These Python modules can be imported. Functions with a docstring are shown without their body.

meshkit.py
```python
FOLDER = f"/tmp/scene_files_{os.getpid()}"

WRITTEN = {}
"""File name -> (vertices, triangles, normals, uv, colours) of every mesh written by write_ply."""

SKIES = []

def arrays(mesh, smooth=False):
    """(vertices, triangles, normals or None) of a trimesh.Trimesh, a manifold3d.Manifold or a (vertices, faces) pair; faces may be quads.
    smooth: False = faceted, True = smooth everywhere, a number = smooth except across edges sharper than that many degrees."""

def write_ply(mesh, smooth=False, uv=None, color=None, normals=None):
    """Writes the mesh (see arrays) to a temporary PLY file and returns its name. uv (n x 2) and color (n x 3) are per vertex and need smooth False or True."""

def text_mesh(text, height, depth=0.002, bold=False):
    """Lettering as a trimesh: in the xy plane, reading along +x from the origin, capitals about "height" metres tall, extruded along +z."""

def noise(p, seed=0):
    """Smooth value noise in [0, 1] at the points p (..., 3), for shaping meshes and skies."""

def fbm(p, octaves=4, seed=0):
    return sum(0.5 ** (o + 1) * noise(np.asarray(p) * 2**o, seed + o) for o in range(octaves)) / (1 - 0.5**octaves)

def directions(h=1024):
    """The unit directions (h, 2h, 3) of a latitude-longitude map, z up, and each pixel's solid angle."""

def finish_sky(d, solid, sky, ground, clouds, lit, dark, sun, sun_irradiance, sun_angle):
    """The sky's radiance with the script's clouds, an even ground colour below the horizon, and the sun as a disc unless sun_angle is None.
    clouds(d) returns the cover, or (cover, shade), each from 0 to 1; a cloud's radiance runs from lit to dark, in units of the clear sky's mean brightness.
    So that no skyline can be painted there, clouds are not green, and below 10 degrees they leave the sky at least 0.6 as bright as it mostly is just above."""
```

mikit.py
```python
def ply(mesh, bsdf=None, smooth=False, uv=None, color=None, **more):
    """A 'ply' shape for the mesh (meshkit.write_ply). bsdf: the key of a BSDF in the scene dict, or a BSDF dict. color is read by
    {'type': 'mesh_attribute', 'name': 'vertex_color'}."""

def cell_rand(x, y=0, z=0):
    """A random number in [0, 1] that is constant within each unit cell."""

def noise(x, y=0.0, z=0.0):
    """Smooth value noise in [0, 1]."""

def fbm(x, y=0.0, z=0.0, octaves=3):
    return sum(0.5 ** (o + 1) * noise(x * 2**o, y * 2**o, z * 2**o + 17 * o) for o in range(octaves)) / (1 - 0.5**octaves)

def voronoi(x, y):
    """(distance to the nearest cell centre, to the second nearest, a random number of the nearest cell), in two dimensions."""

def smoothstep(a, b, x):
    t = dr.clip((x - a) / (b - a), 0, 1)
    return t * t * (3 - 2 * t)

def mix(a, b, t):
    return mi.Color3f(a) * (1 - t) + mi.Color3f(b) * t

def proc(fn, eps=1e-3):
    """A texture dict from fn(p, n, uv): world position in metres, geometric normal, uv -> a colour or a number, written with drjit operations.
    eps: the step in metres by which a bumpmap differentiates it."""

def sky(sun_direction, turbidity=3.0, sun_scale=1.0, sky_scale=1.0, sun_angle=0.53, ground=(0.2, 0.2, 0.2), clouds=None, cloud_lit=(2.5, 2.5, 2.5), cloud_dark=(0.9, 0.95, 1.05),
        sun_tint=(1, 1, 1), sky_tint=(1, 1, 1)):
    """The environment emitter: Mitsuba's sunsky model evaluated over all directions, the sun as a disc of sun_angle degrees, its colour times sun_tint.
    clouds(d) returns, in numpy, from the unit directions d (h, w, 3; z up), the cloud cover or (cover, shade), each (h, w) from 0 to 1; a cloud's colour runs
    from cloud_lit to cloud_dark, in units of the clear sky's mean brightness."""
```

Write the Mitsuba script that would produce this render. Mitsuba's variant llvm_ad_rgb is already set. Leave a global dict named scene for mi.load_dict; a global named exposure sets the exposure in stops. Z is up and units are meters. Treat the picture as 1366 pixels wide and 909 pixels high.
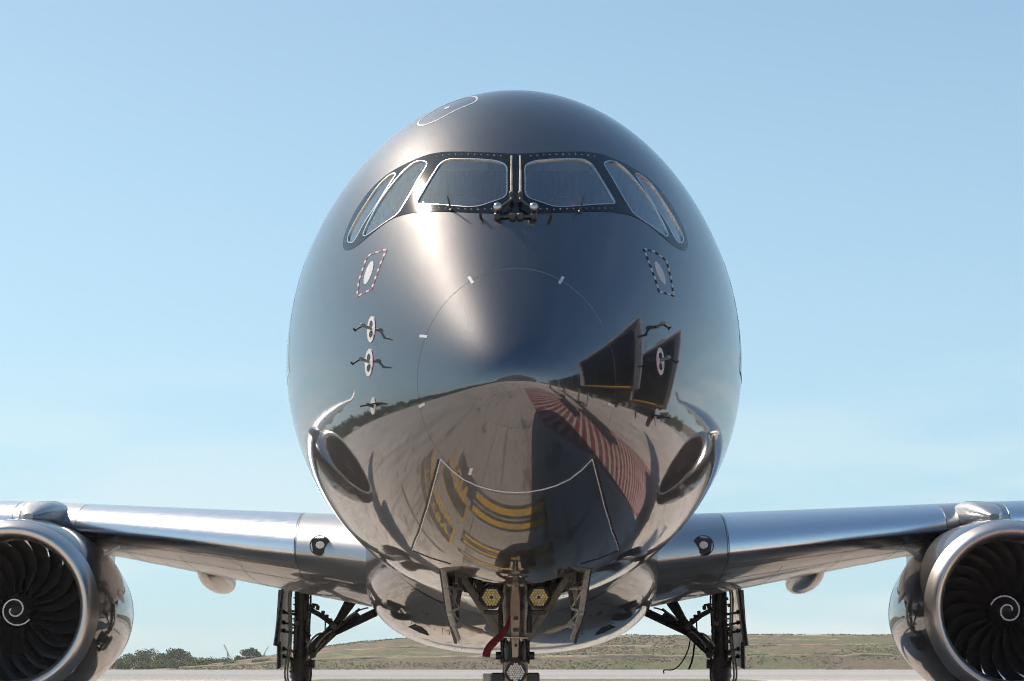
import math, random
import numpy as np
import trimesh, shapely
import shapely.geometry as sg
import shapely.ops, shapely.affinity
import manifold3d as m3
import drjit as dr
import mitsuba as mi
import mikit, meshkit
from mikit import noise, fbm, smoothstep, mix, proc, voronoi, cell_rand
from scipy.interpolate import CubicSpline

T4 = mi.ScalarTransform4f
scene, labels = {}, {}

# ------------------------------------------------------------------ camera, sky, exposure
CAM_D, CAM_X, CAM_H = 18.1, -0.0865, 1.7
FOCAL = 2663.0                                   # in pixels of a 1366 wide picture
PITCH = math.atan((887 - 454.5) / FOCAL)
YAW = 0.0023
eye = [CAM_X, -CAM_D, CAM_H]
scene['camera'] = {'type': 'perspective', 'fov': 2 * math.degrees(math.atan(683 / FOCAL)), 'fov_axis': 'x', 'near_clip': 0.1, 'far_clip': 20000.0,
                   'to_world': T4().look_at(origin=eye, target=[eye[0] + YAW * 10, eye[1] + 10, eye[2] + 10 * math.tan(PITCH)], up=[0, 0, 1])}


def sky_clouds(d):
    """A thin haze veil towards the horizon all round, and a few faint wisps low down: cover, and shade 1 where it is a wisp."""
    el = np.degrees(np.arcsin(np.clip(d[..., 2], -1, 1)))
    veil = np.interp(el, [0, 4, 10, 18, 30], [.70, .62, .36, .18, 0])
    n = meshkit.fbm(d * np.array([7.0, 7.0, 34.0]) + 3.0, 5, seed=4)
    low = np.clip(el / 1.0, 0, 1) * np.clip((9 - el) / 6, 0, 1)
    wisp = np.clip((n - 0.42) / 0.2, 0, 1) * low * 0.55
    wisp = np.maximum(wisp, np.clip((meshkit.fbm(d * np.array([3.0, 5.0, 9.0]) + 11.0, 5, seed=9) - 0.56) / 0.3, 0, 1) * 0.06)
    cover = 1 - (1 - veil) * (1 - wisp)
    return cover, wisp / np.maximum(cover, 1e-3)


scene['sky'] = mikit.sky([-0.53, 0.42, 0.73], turbidity=3.0, sky_tint=(.98, 1.0, .90), sun_tint=(.96, .98, 1.07), ground=(0.25, 0.24, 0.21), clouds=sky_clouds,
                         cloud_lit=(1.08, 1.68, 1.92), cloud_dark=(2.05, 2.25, 2.3))
exposure = 2.25

# ------------------------------------------------------------------ helpers
rng = np.random.default_rng(7)


def key_for(name, parent=None):
    base = f'{parent}__{name}' if parent else name
    k, i = base, 0
    used = USED
    while k in used:
        i += 1
        k = f'{base}_{i:03d}'
    used.add(k)
    return k


USED = set()


def put(name, mesh, bsdf, parent=None, smooth=False, **more):
    k = key_for(name, parent)
    scene[k] = mikit.ply(mesh, bsdf, smooth, **more)
    return k


def put_n(name, v, f, n, bsdf, parent=None):
    """A mesh with given vertex normals."""
    k = key_for(name, parent)
    path = meshkit.write_ply((v, f), False, normals=n)
    scene[k] = {'type': 'ply', 'filename': path, 'face_normals': False, 'bsdf': {'type': 'ref', 'id': bsdf}}
    return k


def tag(k, label, cat=None, group=None, kind=None):
    d = {'label': label}
    if cat: d['category'] = cat
    if group: d['group'] = group
    if kind: d['kind'] = kind
    labels[k] = d


def thing(name, label, cat, group=None):
    k = key_for(name)
    tag(k, label, cat, group)
    return k


def cat(*ms):
    ms = [m for m in ms if m is not None]
    return trimesh.util.concatenate(ms)


def box(cx, cy, cz, sx, sy, sz, bevel=0.0, rot=None):
    if bevel:
        b = min(bevel, sx * .45, sy * .45, sz * .45)
        pts = []
        for x in (-1, 1):
            for y in (-1, 1):
                for z in (-1, 1):
                    h = np.array([x * sx / 2, y * sy / 2, z * sz / 2])
                    for a in range(3):
                        q = h - b * np.array([x, y, z]); q[a] = h[a]
                        pts.append(q)
        m = trimesh.convex.convex_hull(np.array(pts))
    else:
        m = trimesh.creation.box((sx, sy, sz))
    if rot is not None:
        m.apply_transform(rot)
    m.apply_translation((cx, cy, cz))
    return m


def tube(a, b, r, r2=None, n=14, cap=True):
    a, b = np.asarray(a, float), np.asarray(b, float)
    r2 = r if r2 is None else r2
    d = b - a
    L = np.linalg.norm(d)
    d = d / L
    e = np.cross(d, [0, 0, 1.0]) if abs(d[2]) < .95 else np.cross(d, [1.0, 0, 0])
    e /= np.linalg.norm(e)
    g = np.cross(d, e)
    t = np.arange(n) * 2 * np.pi / n
    ring = np.cos(t)[:, None] * e + np.sin(t)[:, None] * g
    v = np.vstack([a + r * ring, b + r2 * ring, a[None], b[None]])
    f = []
    for i in range(n):
        j = (i + 1) % n
        f += [[i, j, n + j], [i, n + j, n + i]]
        if cap: f += [[2 * n, j, i], [2 * n + 1, n + i, n + j]]
    m = trimesh.Trimesh(v, f, process=False)
    m.fix_normals()
    return m


def bar(a, b, w, t, up=(0, 1, 0)):
    """A flat bar from a to b: w wide across, t thick along `up`."""
    a, b = np.asarray(a, float), np.asarray(b, float)
    d = b - a
    L = np.linalg.norm(d); d /= L
    u = np.asarray(up, float); u = u - d * (u @ d); u /= np.linalg.norm(u)
    s = np.cross(d, u)
    m = box(0, 0, 0, L, w, t, bevel=min(w, t) * .18)
    R = np.eye(4); R[:3, 0], R[:3, 1], R[:3, 2], R[:3, 3] = d, s, u, (a + b) / 2
    m.apply_transform(R)
    return m


def path_tube(pts, r, n=8):
    pts = [np.asarray(p, float) for p in pts]
    return cat(*[tube(pts[i], pts[i + 1], r, n=n) for i in range(len(pts) - 1)], *[trimesh.creation.icosphere(1, r * 1.02).apply_translation(p) for p in pts[1:-1]])


def smooth_path(pts, k=6):
    pts = np.asarray(pts, float)
    t = np.arange(len(pts))
    return CubicSpline(t, pts)(np.linspace(0, len(pts) - 1, (len(pts) - 1) * k + 1))


def lathe(profile, axis='y', n=64, closed=False, origin=(0, 0, 0)):
    """profile: list of (along, radius)."""
    pr = np.asarray(profile, float)
    t = np.arange(n) * 2 * np.pi / n
    k = len(pr)
    a, r = pr[:, 0], pr[:, 1]
    X = r[:, None] * np.cos(t); Z = r[:, None] * np.sin(t); Y = np.repeat(a[:, None], n, 1)
    if axis == 'y': v = np.stack([X, Y, Z], -1)
    elif axis == 'z': v = np.stack([X, Z, Y], -1)
    else: v = np.stack([Y, X, Z], -1)
    v = v.reshape(-1, 3)
    f = []
    K = k if closed else k - 1
    for i in range(K):
        i2 = (i + 1) % k
        for j in range(n):
            j2 = (j + 1) % n
            f += [[i * n + j, i2 * n + j, i2 * n + j2], [i * n + j, i2 * n + j2, i * n + j2]]
    m = trimesh.Trimesh(v + np.asarray(origin, float), f, process=False)
    return m


def loft(rings, cap=True):
    """rings: (k, n, 3) closed cross sections."""
    R = np.asarray(rings, float)
    k, n, _ = R.shape
    v = R.reshape(-1, 3)
    i, j = np.meshgrid(np.arange(k - 1), np.arange(n), indexing='ij')
    j2 = (j + 1) % n
    a, b, c, d = i * n + j, i * n + j2, (i + 1) * n + j2, (i + 1) * n + j
    f = np.concatenate([np.stack([a, b, c], -1).reshape(-1, 3), np.stack([a, c, d], -1).reshape(-1, 3)])
    if cap:
        c0, c1 = len(v), len(v) + 1
        v = np.vstack([v, R[0].mean(0), R[-1].mean(0)])
        jj = np.arange(n)
        f = np.vstack([f, np.stack([jj * 0 + c0, (jj + 1) % n, jj], -1), np.stack([jj * 0 + c1, (k - 1) * n + jj, (k - 1) * n + (jj + 1) % n], -1)])
    m = trimesh.Trimesh(v, f, process=False)
    m.fix_normals()
    return m


def plate(pts, thick):
    """A flat polygon plate with thickness (any plane)."""
    P = np.asarray(pts, float)
    c = P.mean(0)
    _, _, vt = np.linalg.svd(P - c)
    ex, ey, n = vt[0], vt[1], vt[2]
    q = np.stack([(P - c) @ ex, (P - c) @ ey], -1)
    m = trimesh.creation.extrude_polygon(sg.Polygon(q).buffer(0), thick, engine='earcut')
    R = np.eye(4); R[:3, 0], R[:3, 1], R[:3, 2] = ex, ey, n * np.sign(np.linalg.det(np.stack([ex, ey, n], 1)))
    R[:3, 3] = c - R[:3, 2] * thick / 2
    m.apply_transform(R)
    return m


def mirrored(m):
    m = m.copy()
    m.apply_transform(np.diag([-1.0, 1, 1, 1]))
    return m


def grid_mesh_closed(G):
    k, n, _ = G.shape
    i, j = np.meshgrid(np.arange(k), np.arange(n - 1), indexing='ij')
    i2 = (i + 1) % k
    a, b, c, d = i * n + j, i * n + j + 1, i2 * n + j + 1, i2 * n + j
    return trimesh.Trimesh(G.reshape(-1, 3), np.concatenate([np.stack([a, b, c], -1).reshape(-1, 3), np.stack([a, c, d], -1).reshape(-1, 3)]), process=False)


def ray_dir(u, v):
    xc, zc = (np.asarray(u, float) - 683) / FOCAL, -(np.asarray(v, float) - 454.5) / FOCAL
    c, s = math.cos(PITCH), math.sin(PITCH)
    y, z = c - s * zc, s + c * zc
    return np.stack([xc + YAW * y, y, z], -1)


def at(u, v, y):
    """The point at depth y (metres behind the nose tip) that the photograph shows at pixel u, v."""
    d = ray_dir(u, v)
    return np.asarray(eye) + d * ((y + CAM_D) / d[..., 1])[..., None] if d.ndim > 1 else np.asarray(eye) + d * ((y + CAM_D) / d[1])


# ------------------------------------------------------------------ materials
def rgb(*c): return {'type': 'rgb', 'value': list(c)}


def two(b): return {'type': 'twosided', 'nested': b}


def pr(c, rough=.5, metal=0.0, **k):
    return two({'type': 'principled', 'base_color': c if isinstance(c, dict) else rgb(*c), 'roughness': rough, 'metallic': metal, **k})


def paint_tone(p, n, uv):
    g = fbm(p.x * 1.6, p.y * 1.6, p.z * 1.6, 3)
    s = noise(p.x * 40, p.y * 2.2, p.z * 40)
    w = 0.215 + 0.03 * (g - .5) + 0.015 * (s - .5)
    return mi.Color3f(w * 0.96, w * 0.96, w * 1.01)


def paint_rough(p, n, uv):
    return mi.Float(.45) + .06 * (fbm(p.x * 2.3, p.y * 2.3, p.z * 2.3, 3) - .5)


def streaks(p, n, uv):
    return .012 + .035 * fbm(p.x * 3.0, p.y * .6, p.z * 3.0, 3)


def waviness(p, n, uv):
    # skin panels are never quite true: a fraction of a millimetre of ripple, a little more along the frames
    return .00045 * fbm(p.x * 2.2, p.y * 2.2, p.z * 2.2, 2) + .00012 * noise(p.x * 7, p.y * 9, p.z * 7)


def coat(flake, mirror, weight, gloss):
    # metallic flake (broad lobe), a slight orange-peel lobe, and the clear mirror-like top coat
    return two({'type': 'bumpmap', 'scale': 1.0, 'wave': proc(waviness, 4e-3), 'nested': {'type': 'blendbsdf', 'weight': weight,
                'bsdf_0': {'type': 'blendbsdf', 'weight': gloss,
                           'bsdf_0': {'type': 'principled', 'base_color': flake, 'roughness': proc(paint_rough), 'metallic': 1.0},
                           'bsdf_1': {'type': 'principled', 'base_color': rgb(.30, .29, .29), 'roughness': .19, 'metallic': 1.0}},
                'bsdf_1': {'type': 'principled', 'base_color': mirror, 'roughness': .02, 'metallic': 1.0}}})


scene['paint'] = coat(proc(paint_tone), rgb(.184, .186, .198), .76, .06)
scene['silver_paint'] = coat(rgb(.60, .60, .61), rgb(.42, .41, .405), .38, .10)
scene['black_gloss'] = pr((.006, .007, .010), .09, specular=.35)
scene['white_mark'] = pr((.50, .50, .515), .35)
scene['grey_mark'] = pr((.42, .42, .43), .35)
scene['red_mark'] = pr((.30, .05, .09), .4)
scene['seam_dark'] = pr((.012, .012, .014), .6)


def lines_metal(p, n, uv):
    return mi.Float(.23) + .08 * noise(p.x * 1.5, p.y * 25, p.z * 25)


scene['bare_metal'] = pr((.80, .80, .82), proc(lines_metal), 1.0)
scene['lip_metal'] = pr((.70, .66, .63), .34, 1.0)
scene['seal_metal'] = pr((.78, .78, .79), .28, .9)


def gear_dirt(base, amt):
    def fn(p, n, uv):
        g = fbm(p.x * 6, p.y * 6, p.z * 6, 4)
        k = 1 - amt * smoothstep(.42, .72, g)
        return mi.Color3f(base[0] * k, base[1] * k, base[2] * k * .97)
    return proc(fn)


scene['gear_grey'] = pr(gear_dirt((.20, .195, .19), .5), .42)
scene['gear_light'] = pr(gear_dirt((.40, .385, .36), .4), .45)
scene['gear_rib'] = pr(gear_dirt((.27, .27, .27), .4), .42)
scene['gear_beige'] = pr(gear_dirt((.46, .37, .29), .35), .5)
scene['gear_dark'] = pr(gear_dirt((.040, .040, .042), .5), .38)
scene['gear_black'] = pr((.012, .012, .013), .5)
scene['steel'] = pr((.55, .55, .56), .22, 1.0)
scene['rubber'] = pr((.016, .016, .017), .75)
scene['bay_dark'] = pr((.035, .034, .031), .7)
scene['fan_black'] = pr((.024, .024, .026), .30, .25, specular=.6)
scene['spinner_black'] = pr((.008, .008, .009), .4)
scene['duct_grey'] = pr((.10, .10, .105), .5)
scene['spiral_grey'] = pr((.80, .78, .74), .5)
scene['lens_yellow'] = pr((.90, .83, .46), .25, clearcoat=.8)
scene['lens_clear'] = pr((.86, .85, .80), .2, clearcoat=1.0)
scene['lamp_black'] = pr((.02, .02, .02), .35)
scene['cloth_red'] = pr((.13, .004, .012), .8, sheen=.5)
scene['cockpit_dark'] = pr((.045, .055, .058), .7)
scene['curtain'] = pr((.065, .09, .10), .9)
scene['cockpit_trim'] = pr((.20, .225, .20), .7)
scene['glare_pale'] = pr((.16, .19, .17), .8)
scene['paper_pale'] = pr((.62, .68, .60), .6)
scene['window_glass'] = {'type': 'thindielectric', 'int_ior': 2.0, 'specular_transmittance': rgb(.60, .74, .75)}


def concrete(p, n, uv):
    a = fbm(p.x * .11, p.y * .11, 0, 4)
    b = fbm(p.x * 1.7, p.y * 1.7, 3, 4)
    c = noise(p.x * 60, p.y * 60, 0)
    slab = cell_rand(dr.floor((p.x + 2.0) / 7.5), dr.floor((p.y + 1.0) / 7.5), 2)
    fx = dr.abs((p.x + 2.0) / 7.5 - dr.floor((p.x + 2.0) / 7.5 + .5)) * 7.5
    fy = dr.abs((p.y + 1.0) / 7.5 - dr.floor((p.y + 1.0) / 7.5 + .5)) * 7.5
    joint = 1 - smoothstep(.012, .03, dr.minimum(fx, fy))
    # tyre marks and oil streaks along the lead-in line, drips here and there
    st = fbm(p.x * 2.3 + 5, p.y * .14, 7, 4)
    stain = smoothstep(.56, .72, st) * .30
    oil = smoothstep(.66, .76, fbm(p.x * .8 + 31, p.y * .8, 5, 4)) * .4
    k = (.86 + .30 * (a - .5) + .22 * (b - .5) + .06 * (c - .5) + .07 * (slab - .5)) * (1 - stain) * (1 - oil) * (1 - .6 * joint)
    return mi.Color3f(.46 * k, .415 * k, .365 * k)


scene['concrete'] = pr(proc(concrete), .85)


def grass_tone(p, n, uv):
    a = fbm(p.x * .07, p.y * .07, 1, 4)
    b = fbm(p.x * .9, p.y * .9, 2, 3)
    return mix(mix((.085, .10, .03), (.17, .155, .06), a * 1.3 - .15), (.05, .07, .02), smoothstep(.55, .8, b) * .5)


scene['grass_mat'] = pr(proc(grass_tone), .95)


def taxi_tone(p, n, uv):
    k = .9 + .30 * (fbm(p.x * .008, p.y * .02, 0, 3) - .5)
    return mi.Color3f(.262 * k, .262 * k, .257 * k)


scene['taxiway_mat'] = pr(proc(taxi_tone), .85)


def hill_tone(p, n, uv):
    a = fbm(p.x * .030, p.y * .05, p.z * .10, 4)
    b = fbm(p.x * .22, p.y * .22, p.z * .55, 4)
    c = fbm(p.x * 1.1, p.y * 1.1, p.z * 1.1, 3)
    dry = mix((.130, .104, .070), (.082, .070, .048), b)
    green = mix((.062, .078, .030), (.105, .112, .050), c)
    k = smoothstep(.42, .60, a * .55 + b * .45)
    col = mix(dry, green, k)
    # pale tracks on the terrace ledges, where the slope is flat
    flat = smoothstep(.985, .998, n.z) * smoothstep(.4, .55, fbm(p.x * .05, p.z * 2.0, 3, 3) + .12)
    col = mix(col, (.24, .19, .13), flat * .85)
    return col * (1 + .5 * (c - .5))


scene['hill_mat'] = pr(proc(hill_tone), .95)
scene['earth_sand'] = pr(proc(lambda p, n, uv: mix((.25, .195, .13), (.13, .115, .075), smoothstep(.4, .7, fbm(p.x * .25, p.y * .25, p.z, 4)))), .95)
scene['stand_yellow'] = pr(proc(lambda p, n, uv: mix((.62, .36, .04), (.40, .30, .14), smoothstep(.5, .75, fbm(p.x * 3, p.y * 3, 0, 4)))), .7)
scene['stand_black'] = pr(proc(lambda p, n, uv: mix((.055, .058, .060), (.13, .125, .115), smoothstep(.5, .75, fbm(p.x * 2.5, p.y * 2.5, 4, 4)))), .7)
scene['stand_red'] = pr(proc(lambda p, n, uv: mix((.22, .045, .055), (.27, .15, .14), smoothstep(.45, .78, fbm(p.x * 1.5, p.y * 1.5, 8, 4)))), .7)
scene['line_white'] = pr((.62, .61, .58), .7)


def leaf(c, t): return {'type': 'principledthin', 'base_color': rgb(*c), 'roughness': .7, 'diff_trans': t}


scene['leaf_dark'] = leaf((.050, .082, .032), .8)
scene['leaf_mid'] = leaf((.080, .115, .040), .8)
scene['leaf_dry'] = leaf((.15, .14, .085), .8)
scene['bark'] = pr((.11, .09, .07), .9)
scene['brick_wall'] = pr((.24, .15, .12), .8)
scene['grey_wall'] = pr((.30, .31, .32), .8)
scene['pane_dark'] = pr((.03, .04, .05), .12)
scene['crane_grey'] = pr((.40, .40, .42), .6)
scene['bridge_dark'] = pr((.022, .022, .024), .5)
scene['bridge_grey'] = pr((.36, .36, .37), .55)
scene['bumper_yellow'] = pr((.60, .36, .03), .5)
scene['roof_grey'] = pr((.13, .135, .14), .6)
scene['sign_red'] = pr((.45, .02, .03), .5)

# ------------------------------------------------------------------ the fuselage's shape
KS = np.sqrt([0, .2, .7, 1.5, 2.5, 3.7, 5.1, 6.9, 9., 12., 20.])
K_TOP = [0, .4203, 1.0012, 1.8873, 2.8725, 3.7134, 4.1552, 4.2368, 4.2364, 4.2364, 4.2364]
K_BOT = [0, -.4669, -.9134, -1.4114, -1.7226, -1.8308, -1.8418, -1.8519, -1.8536, -1.8536, -1.8536]
K_WID = [0, .448, .851, 1.3247, 1.7693, 2.1904, 2.5739, 2.883, 2.98, 2.98, 2.98]
TIP_Z = 4.3157
f_top, f_bot, f_wid = (CubicSpline(KS, k, bc_type=('not-a-knot', (1, 0.))) for k in (K_TOP, K_BOT, K_WID))


def body(s):
    """half width, centre height, half height at s metres behind the tip."""
    s = np.asarray(s, float)
    u = np.sqrt(np.clip(s, 0, 20))
    t, b, w = f_top(u) + TIP_Z, f_bot(u) + TIP_Z, f_wid(u)
    k = np.clip((s - 43) / 23.5, 0, 1)
    b = b + (t - .55 - b) * k ** 1.7 * .93
    w = w * (1 - .93 * k ** 1.9)
    t = t - .35 * k ** 3
    return w, (t + b) / 2, (t - b) / 2


def body_F(p):
    w, c, h = body(np.maximum(p[..., 1], 1e-6))
    w, h = np.maximum(w, 1e-6), np.maximum(h, 1e-6)
    return (p[..., 0] / w) ** 2 + ((p[..., 2] - c) / h) ** 2 - 1


def body_normal(p):
    p = np.asarray(p, float)
    s = np.maximum(p[..., 1], 2e-4)
    e = np.minimum(1e-3, s * .25)
    w, c, h = body(s)
    gx, gz = 2 * p[..., 0] / w ** 2, 2 * (p[..., 2] - c) / h ** 2
    q0, q1 = p.copy(), p.copy()
    q0[..., 1], q1[..., 1] = s - e, s + e
    gy = (body_F(q1) - body_F(q0)) / (2 * e)
    n = np.stack([gx, gy, gz], -1)
    return n / np.linalg.norm(n, axis=-1, keepdims=True)


def nose_y(x, z, top=13.9):
    """Depth at which the nose has the front-elevation point x, z."""
    lo, hi = np.full(np.shape(x), 1e-5), np.full(np.shape(x), top)
    p = np.stack([np.asarray(x, float), lo, np.asarray(z, float)], -1)
    for _ in range(48):
        m = (lo + hi) / 2
        p[..., 1] = m
        out = body_F(p) > 0
        lo, hi = np.where(out, m, lo), np.where(out, hi, m)
    return (lo + hi) / 2


def front(u, v):
    """The point of the nose that the photograph shows at pixel u, v."""
    d = ray_dir(u, v)
    o = np.asarray(eye)
    t = np.linspace(CAM_D - .2, CAM_D + 14, 900) / d[1]
    F = body_F(o + t[:, None] * d)
    F[(o + t[:, None] * d)[:, 1] < 1e-4] = 1
    i = int(np.argmax(F < 0))
    lo, hi = t[i - 1], t[i]
    for _ in range(40):
        m = (lo + hi) / 2
        if body_F((o + m * d)[None])[0] > 0: lo = m
        else: hi = m
    return o + hi * d


def front_xz(pts):
    return [tuple(front(u, v)[[0, 2]]) for u, v in pts]


def tri_poly(poly, size):
    vs, fs, o = [], [], 0
    for g in getattr(poly, 'geoms', [poly]):
        if g.is_empty or g.area < 1e-8: continue
        v, f = trimesh.creation.triangulate_polygon(g.segmentize(size), engine='earcut')
        v3, f = trimesh.remesh.subdivide_to_size(np.c_[v, np.zeros(len(v))], f, size, max_iter=12)[:2]
        vs.append(v3[:, :2]); fs.append(f + o); o += len(v3)
    return np.vstack(vs), np.vstack(fs)


def skin_patch(poly, lo, hi, mapping=None, size=.07):
    """A sheet laid on the skin from offset lo to offset hi; returns vertices, faces, normals. poly in front elevation (x, z), or in (s, angle) if mapping is given."""
    q, f = tri_poly(poly, size)
    if mapping is None:
        base = np.stack([q[:, 0], nose_y(q[:, 0], q[:, 1]), q[:, 1]], -1)
    else:
        base = mapping(q)
    n = body_normal(base)
    # faces outward
    a, b, c = base[f[:, 0]], base[f[:, 1]], base[f[:, 2]]
    flip = (np.cross(b - a, c - a) * n[f[:, 0]]).sum(-1) < 0
    f = np.where(flip[:, None], f[:, ::-1], f)
    top = base + n * hi
    if lo is None:
        return top, f, n
    ed = np.sort(np.vstack([f[:, [0, 1]], f[:, [1, 2]], f[:, [2, 0]]]), 1)
    dirs = np.vstack([f[:, [0, 1]], f[:, [1, 2]], f[:, [2, 0]]])
    _, idx, cnt = np.unique(ed, axis=0, return_index=True, return_counts=True)
    bd = dirs[idx[cnt == 1]]
    bot = base + n * lo
    k = len(top)
    sv = np.concatenate([top[bd[:, 0]], top[bd[:, 1]], bot[bd[:, 1]], bot[bd[:, 0]]])
    m = len(bd)
    i = np.arange(m)
    sf = np.concatenate([np.stack([i + m, i, i + 3 * m], -1), np.stack([i + m, i + 3 * m, i + 2 * m], -1)]) + k
    d = top[bd[:, 1]] - top[bd[:, 0]]
    sn = np.cross(d, n[bd[:, 0]]); sn /= np.linalg.norm(sn, axis=1, keepdims=True) + 1e-12
    return np.vstack([top, sv]), np.vstack([f, sf]), np.vstack([n, np.tile(sn, (4, 1))])


def around(q):
    """(s, angle from the top, + = right) on the fuselage."""
    w, c, h = body(q[:, 0])
    return np.stack([w * np.sin(q[:, 1]), q[:, 0], c + h * np.cos(q[:, 1])], -1)


def grid_shell(us, nt, inset=0.0, y0=None):
    th = np.arange(nt) * 2 * np.pi / nt
    s = us
    w, c, h = body(s)
    P = np.stack([w[:, None] * np.sin(th), np.repeat(s[:, None], nt, 1), c[:, None] + h[:, None] * np.cos(th)], -1)
    if inset:
        P = P - body_normal(P) * inset
    return P


def closed_solid(P, tip=None):
    k, n, _ = P.shape
    v = [P.reshape(-1, 3)]
    i, j = np.meshgrid(np.arange(k - 1), np.arange(n), indexing='ij')
    j2 = (j + 1) % n
    a, b, c, d = i * n + j, i * n + j2, (i + 1) * n + j2, (i + 1) * n + j
    f = [np.stack([a, c, b], -1).reshape(-1, 3), np.stack([a, d, c], -1).reshape(-1, 3)]
    jj = np.arange(n)
    v += [tip if tip is not None else P[0].mean(0)[None], P[-1].mean(0)[None]]
    o = k * n
    f += [np.stack([jj * 0 + o, jj, (jj + 1) % n], -1), np.stack([jj * 0 + o + 1, (k - 1) * n + (jj + 1) % n, (k - 1) * n + jj], -1)]
    v, f = np.vstack(v), np.vstack(f)
    m = trimesh.Trimesh(v, f, process=False)
    if m.volume < 0: f = f[:, ::-1]
    return m3.Manifold(m3.Mesh(np.ascontiguousarray(v, np.float32), np.ascontiguousarray(f, np.uint32)))


def prism_y(poly, y0, y1):
    """A front-elevation polygon (x, z) as a solid from y0 to y1."""
    out = None
    for g in getattr(poly, 'geoms', [poly]):
        m = trimesh.creation.extrude_polygon(g, y1 - y0, engine='earcut')
        v = np.asarray(m.vertices)
        v = np.stack([v[:, 0], y1 - v[:, 2], v[:, 1]], -1)
        mm = m3.Manifold(m3.Mesh(np.ascontiguousarray(v, np.float32), np.ascontiguousarray(m.faces, np.uint32)))
        if mm.volume() < 0 or mm.is_empty():
            mm = m3.Manifold(m3.Mesh(np.ascontiguousarray(v, np.float32), np.ascontiguousarray(np.asarray(m.faces)[:, ::-1], np.uint32)))
        out = mm if out is None else out + mm
    return out


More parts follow.
